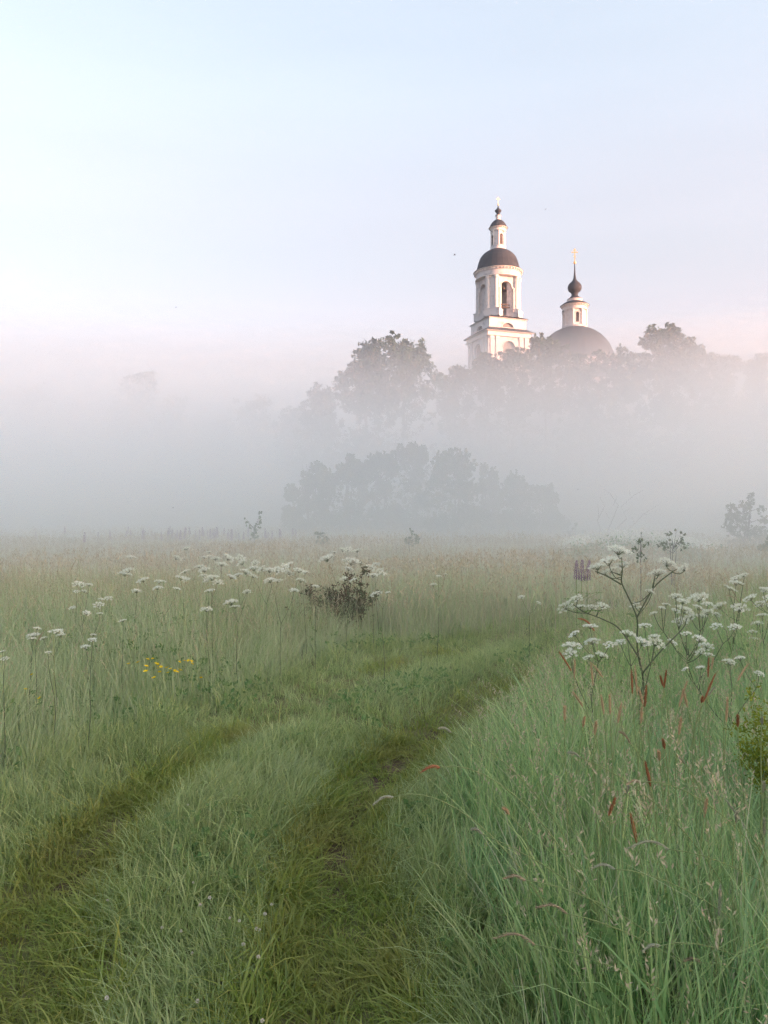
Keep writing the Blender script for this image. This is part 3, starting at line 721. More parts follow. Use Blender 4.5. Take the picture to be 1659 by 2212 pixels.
def grass_object(name, parts, mat, label):
    Vs, Qs, Ts, Rs, Tt = [], [], [], [], []; b = 0
    for V, q, tr_, tt, rv in parts:
        Vs.append(V); Qs.append(q + b); Ts.append(tr_ + b); Rs.append(rv); Tt.append(tt); b += len(V)
    me = mixed_mesh(name, np.concatenate(Vs), np.concatenate(Qs), np.concatenate(Ts), np.concatenate(Rs), np.concatenate(Tt), mat)
    return tag(link(name, me), label, 'grass', kind='stuff')

def sample_wedge(d0, d1, dens, rng, margin=1.14, back=.5):
    """points in the strip d0..d1 of the view wedge, a little wider than the frame"""
    A = .5 * margin * (d1 * d1 - d0 * d0) + 2 * back * (d1 - d0); n = int(A * dens)
    y = rng.uniform(d0, d1, int(n * 2.8)); hw = .5 * margin * y + back
    keep = rng.random(len(y)) < hw / (.5 * margin * d1 + back)
    y = y[keep][:n]; hw = hw[keep][:n]
    return rng.uniform(-1, 1, len(y)) * hw, y

def vnoise(x, y, s, seed):
    r = np.random.default_rng(seed); T = r.random((64, 64))
    u, v = x * s + 100, y * s + 100; i, j = np.floor(u).astype(int), np.floor(v).astype(int); f, g = u - i, v - j
    f = f * f * (3 - 2 * f); g = g * g * (3 - 2 * g)
    w = lambda a, b: T[a % 64, b % 64]
    return (w(i, j) * (1 - f) + w(i + 1, j) * f) * (1 - g) + (w(i, j + 1) * (1 - f) + w(i + 1, j + 1) * f) * g

def zones(x, y):
    dr, sr = pl_dist(x, y, RP); dl, sl_ = pl_dist(x, y, LP)
    rut = np.maximum(np.exp(-(dr / (.27 + .11 * (1 - sstep(2.5, 4.5, y)))) ** 2), .9 * np.exp(-(dl / (.26 + .12 * (1 - sstep(2.6, 3.6, y)))) ** 2))
    rut = rut * np.where(sr < 0, .72 + .5 * vnoise(x, y, 1.9, 31), .85 + .25 * vnoise(x, y, 2.3, 32)); rut = np.minimum(rut, 1) * (1 - np.where(dl < dr, .9 * sstep(3.9, 6.8, y), .55 * sstep(5.5, 9.5, y)))
    inside = (sr < 0) & (sl_ > 0); right = sr > 0
    H = np.where(inside, .17, np.where(right, .13 + .46 * sstep(.22, 1.25, dr), .12 + .52 * sstep(.25, 1.9, dl)))
    H = H * (1 - .5 * np.exp(-((x + .62) / 1.2) ** 2 - ((y - 9.7) / 1.9) ** 2))
    nz = vnoise(x, y, .9, 3) * .55 + vnoise(x, y, 2.7, 4) * .45
    H = H * (.58 + .84 * nz) * (1 - .82 * rut)
    return np.maximum(H, .035), rut, inside, right

g_ = np.random.default_rng(21)
def clumped(x, y, n, spread, rng):
    """n blades round each clump centre -> x, y, bend direction, clump id"""
    X = np.repeat(x, n); Y = np.repeat(y, n); N = len(X); a = rng.uniform(0, 2 * math.pi, N); r = spread * np.sqrt(rng.random(N))
    ca, sa = np.cos(a), np.sin(a)
    la = np.repeat(2 * math.pi * (vnoise(x, y, .8, 12) * 1.6) + rng.normal(size=len(x)) * .8, n)
    dx, dy = .75 * ca + .4 * np.cos(la), .75 * sa + .4 * np.sin(la)
    return X + r * ca, Y + r * sa, dx, dy, np.repeat(rng.random(len(x)), n)

def near_grass(d0, d1, dens, S_tall, wmul):
    out = {k: [] for k in ('tall', 'med', 'strip', 'short', 'dry')}
    nb = 9
    cx_, cy_ = sample_wedge(d0, d1, dens / nb, g_)
    H, rut, inside, right = zones(cx_, cy_)
    short = (rut > .42) | (H < .085); strip = ~short & (H < .26); tall = ~short & ~strip
    bare_ = short & (vnoise(cx_, cy_, 4.0, 8) > .30) & (g_.random(len(cx_)) < .72) & (rut > .74) & (((cy_ > 3.9) & (cy_ < 6.0) & (cx_ > -.6)) | ((cy_ > 4.0) & (cy_ < 4.6)))
    gap = tall & (vnoise(cx_, cy_, 5.0, 17) * .6 + vnoise(cx_, cy_, 11.0, 18) * .4 < g_.uniform(.22, .5, len(cx_)))      # thin places between the clumps
    tall = tall & ~gap
    dry = tall & (g_.random(len(cx_)) < (.20 + .55 * sstep(6.5, 14, cy_)) * np.where(right & (cy_ < 8), .6, 1))
    for key, m, spread, wid, bend, S, mult in (
            ('short', short & ~bare_, .06, .0062, 1.25, 3 if d0 < 3 else 2, 2 if d0 < 3 else 1), ('strip', strip, .05, .0052, .75, 3 if d0 < 3 else 2, 2 if d0 < 3 else 1),
            ('tall', tall & right & ~dry, .055, .0058, .38, S_tall, 1), ('med', tall & ~right & ~dry, .055, .0056, .38, S_tall, 1), ('dry', dry, .06, .0048, .34, S_tall, 1)):
        if not m.any(): continue
        X, Y, dx, dy, cr = clumped(np.repeat(cx_[m], mult), np.repeat(cy_[m], mult), nb, spread, g_)
        h, rt, _, _ = zones(X, Y)
        if key == 'short': h = np.clip(h * 1.5, .055, .15)
        h = h * (.35 + 1.0 * g_.random(len(h)) ** .8) * (.62 + .76 * cr)
        V, q, t3, tt, k = blades(X, Y, ground_z(X, Y), h, wid * wmul, S, g_, bend, dx, dy)
        rv = np.repeat(np.clip(((cr * 7.31) % 1) * .6 + g_.random(len(X)) * .5 - .05, 0, 1), k)
        out[key].append((V, q, t3, tt, rv))
    return out
A1 = near_grass(1.3, 6.3, 4000, 4, 1.0); A2 = near_grass(6.3, 14.0, 1850, 3, 1.15)
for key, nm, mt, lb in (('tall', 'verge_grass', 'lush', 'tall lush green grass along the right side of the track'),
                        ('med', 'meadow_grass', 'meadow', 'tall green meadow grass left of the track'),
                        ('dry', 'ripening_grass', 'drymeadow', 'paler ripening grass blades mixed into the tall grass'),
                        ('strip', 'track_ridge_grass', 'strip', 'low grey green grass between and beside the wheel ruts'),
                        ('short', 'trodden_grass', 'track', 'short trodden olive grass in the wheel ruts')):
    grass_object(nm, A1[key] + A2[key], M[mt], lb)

def far_grass(name, d0, d1, dens, S, wid, h0, label, margin=1.25):
    cx_, cy_ = sample_wedge(d0, d1, dens / 8, g_, margin, 3)
    X, Y, dx, dy, cr = clumped(cx_, cy_, 8, .14 if d0 < 30 else .3, g_)
    dr, _ = pl_dist(X, Y, RP); dl, _ = pl_dist(X, Y, LP)
    h = h0 * (.62 + .7 * vnoise(X, Y, .3, 5)) * g_.uniform(.5, 1.15, len(X)) * (1 - .7 * np.maximum(np.exp(-(dr / .5) ** 2), np.exp(-(dl / .5) ** 2)))
    green = np.repeat(g_.random(len(cx_)) < .62 - .55 * sstep(13, 30, cy_), 8)
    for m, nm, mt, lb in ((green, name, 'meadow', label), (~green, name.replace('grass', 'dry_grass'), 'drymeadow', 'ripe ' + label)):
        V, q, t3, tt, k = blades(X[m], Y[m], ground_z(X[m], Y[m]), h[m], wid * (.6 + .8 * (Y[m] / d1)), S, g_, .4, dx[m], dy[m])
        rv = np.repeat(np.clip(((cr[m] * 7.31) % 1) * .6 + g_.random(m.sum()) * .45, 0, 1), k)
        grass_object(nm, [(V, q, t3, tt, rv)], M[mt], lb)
far_grass('distant_meadow_grass', 13.6, 37, 128, 2, .020, .64, 'pale green meadow grass beyond the dark bush')
far_grass('misty_meadow_grass', 36, 80, 14, 2, .055, .78, 'faded meadow grass running into the mist')

# broad leaved herbs and withered stems among the near grass
hx, hy = sample_wedge(2.0, 11, 60, g_)
Hh, hr, hin, hright = zones(hx, hy)
m = (Hh > .14) & (vnoise(hx, hy, 1.3, 41) > .52); hx, hy, Hh = hx[m], hy[m], Hh[m]
hc = np.stack([hx, hy, ground_z(hx, hy) + Hh * g_.uniform(.35, .85, len(hx))], -1)
V, F, R = leaf_cloud(hc, 5, [(.05, .05, .04)] * len(hc), .024, g_)
tag(link('meadow_herbs', np_mesh('meadow_herbs', V, F, R, M['herb'])), 'small broad leaved herbs scattered through the near grass', 'herbs', kind='stuff')
# straw coloured flowering stalks over the grass
def seed_stalks(name, x, y, h, w, hl, hw, nq, ns, rng, label, stem_mat, lean=.3):
    N = len(x); z = ground_z(x, y); az = rng.uniform(0, 6.283, N); dx, dy = np.cos(az) - .25, np.sin(az)
    bend = lean * rng.uniform(.1, 1.3, N) * h
    P = lambda t: np.stack([x + dx * bend * t * t, y + dy * bend * t * t, z + h * t - .25 * bend * t ** 4], -1)
    sx, sy = np.cos(az + 1.3 + rng.normal(size=N) * .5), np.sin(az + 1.3 + rng.normal(size=N) * .5); sd = np.stack([sx, sy, np.zeros(N)], -1) * (w * .5)
    rv = rng.random(N); Vs, Rs, n_stem = [], [], 0
    for k in range(ns):
        a, b = P(k / ns), P((k + 1) / ns); Vs.append(np.stack([a - sd, a + sd, b + sd * .8, b - sd * .8], 1).reshape(-1, 3)); Rs.append(np.repeat(rv, 4)); n_stem += N
    for q in range(nq):
        t = 1 - hl / h * (q + rng.random(N) * .5) / nq; c = P(t[:, None].ravel() if False else t)if False else np.stack([x + dx * bend * t * t, y + dy * bend * t * t, z + h * t - .25 * bend * t ** 4], -1)
        o = rng.normal(size=(N, 3)); o[:, 2] = np.abs(o[:, 2]) * .5 + .9; o /= np.linalg.norm(o, axis=1, keepdims=True)
        s2 = np.cross(rng.normal(size=(N, 3)), o); s2 /= np.linalg.norm(s2, axis=1, keepdims=True); s2 *= hw * .42
        out_ = rng.normal(size=(N, 3)); out_[:, 2] *= .2; c = c + out_ * hw * .45; l = hl / nq * 2.1
        Vs.append(np.stack([c, c + o * l * .5 + s2, c + o * l, c + o * l * .5 - s2], 1).reshape(-1, 3)); Rs.append(np.repeat(np.clip(rv * .6 + rng.random(N) * .4, 0, 1), 4))
    V = np.concatenate(Vs); F = np.arange(len(V)).reshape(-1, 4)
    me = np_mesh(name, V, F, np.concatenate(Rs), stem_mat); me.materials.append(M['straw'])
    me.polygons.foreach_set('material_index', np.concatenate([np.zeros(n_stem, np.int32), np.ones(len(F) - n_stem, np.int32)])); me.update()
    return tag(link(name, me), label, 'grass', kind='stuff')
x, y = sample_wedge(1.8, 14, 120, g_, 1.14, .5)
H, rut, inside, right = zones(x, y)
m = (H > .36) & (g_.random(len(x)) < np.where(right, .85, .45 + .55 * sstep(5, 11, y)))
x, y, H = x[m], y[m], H[m]
seed_stalks('flowering_grass', x, y, np.clip(H * 1.45, .45, .98) * g_.uniform(.85, 1.15, len(x)), .0022, .10, .0075, 10, 3, g_, 'thin straw coloured flowering stalks standing in the tall grass', M['greenstalk'])
x, y = sample_wedge(11, 37, 25, g_, 1.2, 3); h = .88 * (.7 + .5 * vnoise(x, y, .3, 5)) * g_.uniform(.8, 1.15, len(x))
seed_stalks('seeding_grass', x, y, h, .005, .15, .020, 4, 1, g_, 'beige seeding grass heads over the middle of the meadow', M['straw'])
x, y = sample_wedge(36, 80, 4, g_, 1.2, 3); h = .92 * (.7 + .5 * vnoise(x, y, .3, 5)) * g_.uniform(.8, 1.15, len(x))
seed_stalks('misty_seeding_grass', x, y, h, .014, .22, .04, 3, 1, g_, 'beige seeding grass fading into the mist', M['straw'])

# ------------------------------------------------------------------ umbel plants
def umbel_meshes(seed, n_rays=15, n_fl=60):
    rng = np.random.default_rng(seed)
    rays = MB(); cs = []; ss = []
    for k in range(n_rays):
        a = k * 2.399 + rng.normal() * .15; r = .5 * math.sqrt((k + .6) / n_rays)
        tip = Vector((r * math.cos(a), r * math.sin(a), .34 - .62 * r * r + rng.normal() * .02))
        rays.tube([(0, 0, 0), tip * .5 + Vector((0, 0, .04)), tip], [.010, .007, .005], 4)
        cs.append(tip); ss.append((.118, .118, .075))
    V, F, R = leaf_cloud(cs, n_fl, ss, .030, rng)
    # florets face mostly upward: flatten
    C0 = V.reshape(-1, 4, 3).mean(1, keepdims=True); V = (C0 + (V.reshape(-1, 4, 3) - C0) * np.array((1.25, 1.25, .55))).reshape(-1, 3)
    return rays.mesh('umbel', M['umbel_stem']), np_mesh('florets', V, F, R, M['white_flower'])
UM = [umbel_meshes(s) for s in (1, 2, 3, 4)]

def feathery_leaf(rng, L):
    mb = MB(); v = []
    for k in range(1, 7):
        t = k / 6
        for s_ in (-1, 1):
            p = Vector((L * t, 0, L * .25 * math.sin(t * 2.2))); q = p + Vector((L * .14, s_ * L * .42 * (1 - t * .8), -.05 * L))
            mid = p.lerp(q, .5); w = Vector((L * .06, 0, .02 * L))
            mb.add([p, mid + w, q, mid - w], [(0, 1, 2, 3)], rng.random())
    mb.tube([(0, 0, 0), (L * .5, 0, L * .22), (L, 0, L * .2)], [.004, .003, .001], 4)
    return mb
LEAF_ME = [feathery_leaf(np.random.default_rng(s), .22).mesh('leaf', M['herb']) for s in (1, 2, 3)]

def smooth_path(P, n=5):
    out = []
    Q = [2 * P[0] - P[1]] + list(P) + [2 * P[-1] - P[-2]]
    for i in range(1, len(Q) - 2):
        for k in range(n):
            t = k / n; p0, p1, p2, p3 = Q[i - 1:i + 3]
            out.append(.5 * (2 * p1 + (p2 - p0) * t + (2 * p0 - 5 * p1 + 4 * p2 - p3) * t * t + (3 * p1 - p0 - 3 * p2 + p3) * t ** 3))
    return out + [P[-1].copy()]

def umbel_plant(label, base_px, D, heads, group, limbs=None, seed=0, r0=.006):
    """heads: (px, py, width_px). limbs: polylines in the photo that carry them; without limbs the heads are gathered
    into sprays of two or three on branches of one main stem"""
    rng = np.random.default_rng(seed + 500)
    bx = (base_px - CX) / FPX * D
    root = empty('umbel_plant', (bx, D, gz(bx, D))); o0 = Vector(root.location)
    H = []
    for h in heads:
        size = h[2] / FPX * D; p = at(h[0], h[1], D) - o0 - Vector((0, 0, size * .22)); p.y = rng.uniform(-.10, .10); H.append((p, size))
    top = max(p.z for p, _ in H)
    joints = []
    if limbs:
        for i, L in enumerate(limbs):
            P = [at(q[0], q[1], D) - o0 for q in L]
            for j, p in enumerate(P): p.y = rng.normal() * .015
            if i == 0: P = [Vector((0, 0, -.02))] + P
            P = smooth_path(P); r1 = r0 * (1 if i == 0 else .75)
            MB().tube(P, [r1 * (1 - .5 * q / (len(P) - 1)) for q in range(len(P))], 6).build('stem' if i == 0 else 'branch', M['umbel_stem'], root, smooth=True)
            joints += P[len(P) // 2:]
    else:
        mx = sum(p.x for p, _ in H) / len(H)
        P = smooth_path([Vector((mx * .7 * t ** 1.5 + rng.normal() * .008 * t, rng.normal() * .01 * t, top * .62 * t - .02)) for t in (0, .35, .7, 1)])
        MB().tube(P, [r0 * (1 - .4 * q / (len(P) - 1)) for q in range(len(P))], 6).build('stem', M['umbel_stem'], root, smooth=True)
        left = sorted(H, key=lambda q: q[0].x); sprays = []
        while left:
            a_ = left.pop(0); near = sorted(left, key=lambda q: (q[0] - a_[0]).length)[:2]; near = [q for q in near if (q[0] - a_[0]).length < .24]
            for q in near: left.remove(q)
            sprays.append([a_] + near)
        for sp in sprays:
            c = sum((q[0] for q in sp), Vector()) / len(sp); low = min(q[0].z for q in sp); j = Vector((c.x * .9 + mx * .07, c.y, low - .05 - .03 * len(sp)))
            k = min(len(P) - 1, max(2, int((j.z - .15 - .5 * abs(j.x - mx * .7)) / (top * .62) * (len(P) - 1)))); s0 = P[k]
            if j.z < s0.z: s0 = P[max(1, k // 2)]
            q = smooth_path([s0, s0.lerp(j, .5) + Vector((0, 0, -.02 + rng.normal() * .008)), j], 4)
            MB().tube(q, [r0 * .65 * (1 - .3 * i / (len(q) - 1)) for i in range(len(q))], 5).build('branch', M['umbel_stem'], root, smooth=True)
            joints.append(j)
    for p, size in H:
        below = [j for j in joints if j.z < p.z - .01] or joints
        j = min(below, key=lambda q: (q - p).length); mid = j.lerp(p, .55) + Vector((0, 0, -.015 + rng.normal() * .004))
        MB().tube(smooth_path([j, mid, p], 3), r0 * .34, 4).build('umbel_stalk', M['umbel_stem'], root, smooth=True)
        ra, fl = UM[rng.integers(0, len(UM))]
        u = link('umbel', ra, root, p); u.scale = (size, size, size * rng.uniform(.8, 1.25))
        d = (p - j).normalized()
        u.rotation_euler = (rng.normal() * .18 - .08, max(-.6, min(.6, d.x * .8)) + rng.normal() * .1, rng.uniform(0, 6.28))
        link('florets', fl, u)
    for k in range(3 if limbs else 0):
        z = rng.choice(len(joints)); l = link('leaf', LEAF_ME[k], root, joints[z]); l.rotation_euler = (0, rng.uniform(-.1, .5), rng.uniform(0, 6.28)); s_ = rng.uniform(.35, .7); l.scale = (s_, s_, s_)
    tag(root, label, 'umbel plant', group)
    return root

def Z5(p): return (1140.2 + p[0] * .3127, 1054.7 + p[1] * .3127, p[2] * .3127 * 1.12)
GU = 'white umbel plants at the right of the track'
umbel_plant('large branching white umbel plant with dark forked stem, right of the track', 1395, 5.6, [Z5(p) for p in ((650,430,150),(570,505,140),(480,535,120),(540,580,70),(600,568,80),(685,530,110),(870,575,110),(980,515,120),(1060,545,80),(275,815,110),(340,755,90),(380,820,70),(430,815,75),(505,805,80),(820,708,60),(870,700,50),(760,812,60),(800,832,55))], GU, seed=1, r0=.0085, limbs=[[Z5((*q, 1))[:2] for q in L] for L in (((805,1400),(790,1280),(765,1150),(750,1030),(745,890),(690,740),(650,650),(640,560),(650,480)), ((745,890),(870,690),(980,590),(1030,560)), ((870,690),(882,605)), ((645,665),(540,605),(470,575)), ((640,600),(600,585)), ((770,1180),(650,985),(530,910),(380,850),(310,800)), ((790,1280),(900,1130),(1060,970),(1100,900)), ((745,890),(790,850)), ((470,890),(490,840)))])
umbel_plant('dense cluster of white umbels right behind the large forked plant', 1500, 6.6, [Z5(p) for p in ((1000,740,80),(1060,780,90),(1095,845,110),(1180,755,120),(1240,795,70),(1215,850,80),(1220,890,60),(1080,930,100),(1140,890,80),(950,800,55),(910,822,45),(870,862,55),(1010,845,60),(1150,815,80))], GU, seed=2, r0=.008)
umbel_plant('white umbel plant slanting up to the right near the picture edge', 1585, 7.2, [Z5(p) for p in ((1385,685,80),(1420,650,80),(1455,625,70),(1495,600,60),(1360,820,95),(1440,822,105),(1482,850,60),(1290,865,60))], GU, seed=3, r0=.007)
umbel_plant('white umbel plant cut by the right edge of the picture', 1655, 7.0, [Z5(p) for p in ((1590,695,70),(1640,690,90),(1550,755,90),(1630,800,90),(1652,880,70),(1620,940,70),(1575,1000,60),(1590,1045,55),(1690,760,90))], GU, seed=4, r0=.007)
umbel_plant('low white umbel plant at the left foot of the large forked plant', 1280, 5.2, [Z5(p) for p in ((450,962,90),(340,1010,80),(420,1040,100),(330,1105,120),(310,1150,90),(505,1155,85),(400,1150,70),(550,1070,70))], GU, seed=5, r0=.006)
umbel_plant('low white umbels in front of the large forked stem', 1385, 5.3, [Z5(p) for p in ((675,1000,90),(800,942,80),(640,1060,75),(770,1058,115),(880,1065,110),(880,1020,75))], GU, seed=6, r0=.006)
umbel_plant('loose low white umbels right of the forked stem, below the dense cluster', 1505, 5.8, [Z5(p) for p in ((1080,1000,65),(1160,1035,90),(1000,1060,65),(1235,1088,95),(1160,1112,65),(1215,1132,65),(1310,950,75),(1400,950,75))], GU, seed=7, r0=.006)
umbel_plant('small white umbel plant low among the rusty seed heads at right', 1590, 5.0, [Z5(p) for p in ((1420,1210,75),(1440,1165,65),(1440,1230,55),(1560,1265,60),(1080,1242,45),(1200,1242,60))], GU, seed=8, r0=.005)

Z6 = lambda x, y, w: (228 + x * .4124, 1111.7 + y * .4124, w * .44)
Z3 = lambda x, y, w: (x * .2749, 1140.2 + y * .2749, w * .31)
pts = [Z6(*p) for p in ((640,225,60),(570,230,50),(600,260,60),(550,215,30),(700,225,50),(785,250,45),(720,250,60),(770,285,60),(730,300,60),(485,270,50),(520,290,60),(515,315,40),(420,295,50),(400,330,60),(430,335,40),(560,330,70),(585,350,60),(530,345,40),(660,325,50),(690,315,50),(770,325,40),(820,280,50),(860,290,60),(900,290,60),(940,270,50),(965,265,60),(1010,290,60),(960,305,50),(1050,300,40),(870,340,60),(900,345,50),(1020,345,50),(540,400,40),(740,405,40),(540,490,60),(660,460,70),(680,480,50),(560,390,40),(370,225,50),(410,230,30),(430,175,40),(410,180,30),(520,222,30),(545,195,30),(1160,230,80),(1200,195,30),(1240,185,45),(1270,182,45),(1320,185,55),(1285,245,95),(1270,285,50),(1390,270,55),(1420,255,40),(1430,300,65),(1400,320,60),(1420,420,60),(1100,375,40),(1300,340,40),(1250,330,40),(980,400,50),(1480,405,30),(90,310,70),(110,295,60),(270,350,60),(285,380,50),(160,400,50),(360,390,40),(200,340,60),(140,220,50))]
pts += [Z3(*p) for p in ((610,435,60),(665,435,55),(720,440,55),(585,500,45),(635,505,45),(815,555,50),(860,548,55),(750,610,80),(570,625,50),(680,670,60),(795,670,45),(250,850,100),(225,880,60),(440,810,100),(490,840,60),(380,855,50),(335,775,50),(745,870,60),(700,850,45),(665,940,70),(430,955,50),(45,960,50),(50,1020,60),(960,730,60))]
pts += [(1128, 1290, 16), (1160, 1300, 12), (948, 1245, 14), (935, 1262, 16), (962, 1240, 10)]
left_p = sorted(pts, key=lambda p: (round(p[1] / 28), p[0]))
groups = []
for p in left_p:
    for g in groups:
        if len(g) < 4 and abs(g[-1][0] - p[0]) < 34 and abs(g[0][1] - p[1]) < 26: g.append(p); break
    else: groups.append([p])
groups.sort(key=lambda g: sum(q[0] for q in g) / len(g))
ORD = ['first','second','third','fourth','fifth','sixth','seventh','eighth','ninth','tenth','eleventh','twelfth','thirteenth','fourteenth','fifteenth','sixteenth','seventeenth','eighteenth','nineteenth','twentieth']
def ordw(i):
    if i < 20: return ORD[i]
    tens = {2: 'twenty', 3: 'thirty', 4: 'forty', 5: 'fifty', 6: 'sixty', 7: 'seventy'}; t, u = divmod(i + 1, 10)
    return tens[t] + '-' + ORD[u - 1] if u else {3: 'thirtieth', 4: 'fortieth', 5: 'fiftieth', 6: 'sixtieth', 7: 'seventieth'}[t]
NUM = {1: 'a single flower head', 2: 'two flower heads', 3: 'three flower heads', 4: 'four flower heads'}
for i, g in enumerate(groups):
    my = max(q[1] for q in g); mxp = sum(q[0] for q in g) / len(g)
    D = min(18, max(4.6, (EYE - (1.0 if my < 1300 else .88)) * FPX / (my - HZ)))
    umbel_plant(f'white umbel plant with {NUM[len(g)]}, {ordw(i)} from left in the left meadow', mxp + random.uniform(-8, 8), D, g, 'white umbel plants in the left meadow', seed=20 + i, r0=.004)

# pale flowering thicket far right: many cow parsley plants that read as one mass
pm_r = np.random.default_rng(77); cs = []
for k in range(150):
    px = pm_r.uniform(1215, 1560); D_ = pm_r.uniform(25, 33); t = (px - 1215) / 345
    c = at(px, 1186 - (10 + 28 * math.sin(math.pi * min(1, t * 1.15)) * pm_r.random() ** .5), D_); cs.append(c)
V, F, R = leaf_cloud(cs, 26, [(.36, .36, .20)] * len(cs), .034, pm_r)
tag(link('flowering_thicket', np_mesh('flowering_thicket', V, F, R, M['white_flower'])), 'pale mass of white flowers at the meadow edge before the mist, right of centre', 'flowers', kind='stuff')
V, F, R = leaf_cloud([c - Vector((0, 0, .45)) for c in cs], 24, [(.35, .35, .5)] * len(cs), .05, pm_r)
tag(link('thicket_leaves', np_mesh('thicket_leaves', V, F, R, M['herb'])), 'green leaves under the pale flowering mass at the meadow edge', 'leaves', kind='stuff')

# ------------------------------------------------------------------ lupins
def lupin_meshes(seed):
    rng = np.random.default_rng(seed); mb = MB()
    for k in range(70):
        t = (k + rng.random()) / 70; a = k * 2.399; r = .16 * (1 - t) ** .6 + .02
        c = Vector((r * .6 * math.cos(a), r * .6 * math.sin(a), t)); o = Vector((math.cos(a), math.sin(a), .25)) * .10 * (1.1 - t * .7); s_ = Vector((-math.sin(a), math.cos(a), 0)) * .05
        mb.add([c, c + o * .6 + s_, c + o, c + o * .6 - s_, c + o * .6 + Vector((0, 0, .05))], [(0, 1, 2, 4), (0, 4, 2, 3)], rng.random())
    mb.tube([(0, 0, 0), (0, 0, 1)], [.03, .012], 5)
    st = MB().tube([(0, 0, -.02), (.01, 0, .5), (0, 0, 1)], [.007, .006, .005], 5)
    lf = MB()
    for k in range(5):
        az = k * 1.3 + rng.random(); z = .2 + .12 * k; c = Vector((.16 * math.cos(az), .16 * math.sin(az), z + .1)); lf.tube([(0, 0, z), c], [.004, .003], 4)
        for j in range(8):
            b = j * .785; q = c + Vector((math.cos(b), math.sin(b), .2)) * .10; w = Vector((-math.sin(b), math.cos(b), 0)) * .014; md_ = c.lerp(q, .6); lf.add([c, md_ + w, q, md_ - w], [(0, 1, 2, 3)], rng.random())
    return st.mesh('stem', M['greenstalk']), mb.mesh('flower_spike', M['lupin']), lf.mesh('leaves', M['herb'])
LU = [lupin_meshes(s) for s in (1, 2, 3)]
def lupin(label, px, top_py, bot_py, D, group, seed):
    rng = np.random.default_rng(seed); t = at(px, top_py, D); b = at(px, bot_py, D)
    root = empty('lupin', (t.x, D, gz(t.x, D)), rng.uniform(0, 6.28)); st, sp, lf = LU[seed % 3]
    L = t.z - b.z; zb = max(.25, b.z - root.location.z)
    s = link('stem', st, root); s.scale = (1, 1, zb)
    q = link('flower_spike', sp, root, (0, 0, zb)); q.scale = (L * .85 if L < .5 else .4, L * .85 if L < .5 else .4, L); q.rotation_euler = (rng.normal() * .05, rng.normal() * .05, 0)
    l = link('leaves', lf, root); l.scale = (1, 1, zb)
    tag(root, label, 'lupin', group)
for i, (px, a, b) in enumerate(((1245, 1211, 1252), (1256, 1210, 1255), (1268, 1210, 1254))):
    lupin(f'{("left", "middle", "right")[i]} one of three purple lupin spikes left of the large umbel plant', px, a, b, 11.5, 'three lupins left of the large umbel plant', 100 + i)
lupin('single dark lupin spike standing in front of the far lupins at left', 182, 1150, 1172, 27, 'lupins along the misty edge', 110)
lr = np.random.default_rng(9)
lx = sorted(list(lr.uniform(272, 400, 22)) + list(lr.uniform(395, 470, 14)) + list(lr.uniform(470, 645, 18)) + [78, 140, 238, 212])
for i, px in enumerate(lx):
    tp = 1143 + lr.uniform(-6, 9); 
    lupin(f'faded purple lupin spike at the edge of the mist, {ordw(i)} from the left', px, tp, tp + lr.uniform(14, 24), lr.uniform(34, 41), 'lupins along the misty edge', 120 + i)

# ------------------------------------------------------------------ dark leaved bush in the middle of the meadow
BD = 11.6
Z1b = lambda zx, zy: (1050 + zx * .30139) * .5701
def B1(zx, zy): return (598.6 + zx * .17182, 1168.7 + zy * .17182)
bx0 = at(732, 1370, BD).x
bush = empty('rose_bush', (bx0, BD, gz(bx0, BD)))
tag(bush, 'dark bush with reddish brown and green leaves in the middle of the meadow', 'bush')
br_ = np.random.default_rng(5)
shoots = [((740,1230),[(730,900),(690,720),(560,650)]), ((440,1240),[(455,1000),(430,720),(400,560)]), ((880,1230),[(880,900),(900,640),(880,480)]), ((1030,1230),[(1030,900),(1050,600),(1090,300)]), ((960,1230),[(1000,950),(1120,800),(1250,700)]), ((280,1240),[(270,1050),(255,900)]), ((800,1230),[(790,950),(760,780),(740,640)]), ((1160,1240),[(1170,1150),(1190,1080)]), ((700,1230),[(660,1000),(640,850),(640,600)]), ((900,1230),[(960,900),(980,760)]), ((180,1200),[(170,1050),(200,850)])]
reds = {1, 2, 10}
for k, (b0, rest) in enumerate(shoots):
    P = [at(*B1(b0[0], b0[1] + 60), BD)] + [at(*B1(*q), BD) for q in rest]
    y0 = br_.uniform(-.25, .25); o_ = Vector(bush.location)
    P = [Vector((p.x - o_.x, y0 + br_.normal() * .04, p.z - o_.z)) for p in P]; P[0].z = -.02
    stm = MB().tube(P, [.009 * (1 - .7 * i / (len(P) - 1)) for i in range(len(P))], 5).build('shoot', M['twig'], bush)
    cc = []; 
    dens = 44 if k not in (5, 7, 10) else 20
    for q in range(dens):
        t = br_.uniform(.32, 1.0) * (len(P) - 1); i = min(int(t), len(P) - 2); cc.append(P[i].lerp(P[i + 1], t - i) + Vector(br_.normal(size=3)) * .05)
    V, F, R = leaf_cloud(cc, 8, [(.06, .06, .05)] * len(cc), .024, br_)
    R = R * .55 if k in reds else .3 + R * .7
    link('leaves', np_mesh('leaves', V, F, R, M['rose']), stm)
cc = [at(*B1(br_.normal(800, 130), br_.normal(900, 130)), BD) - Vector(bush.location) + Vector((0, br_.uniform(-.3, .3), 0)) for _ in range(90)]
V, F, R = leaf_cloud(cc, 12, [(.07, .07, .07)] * len(cc), .024, br_)
link('foliage', np_mesh('foliage', V, F, R, M['rose']), bush)

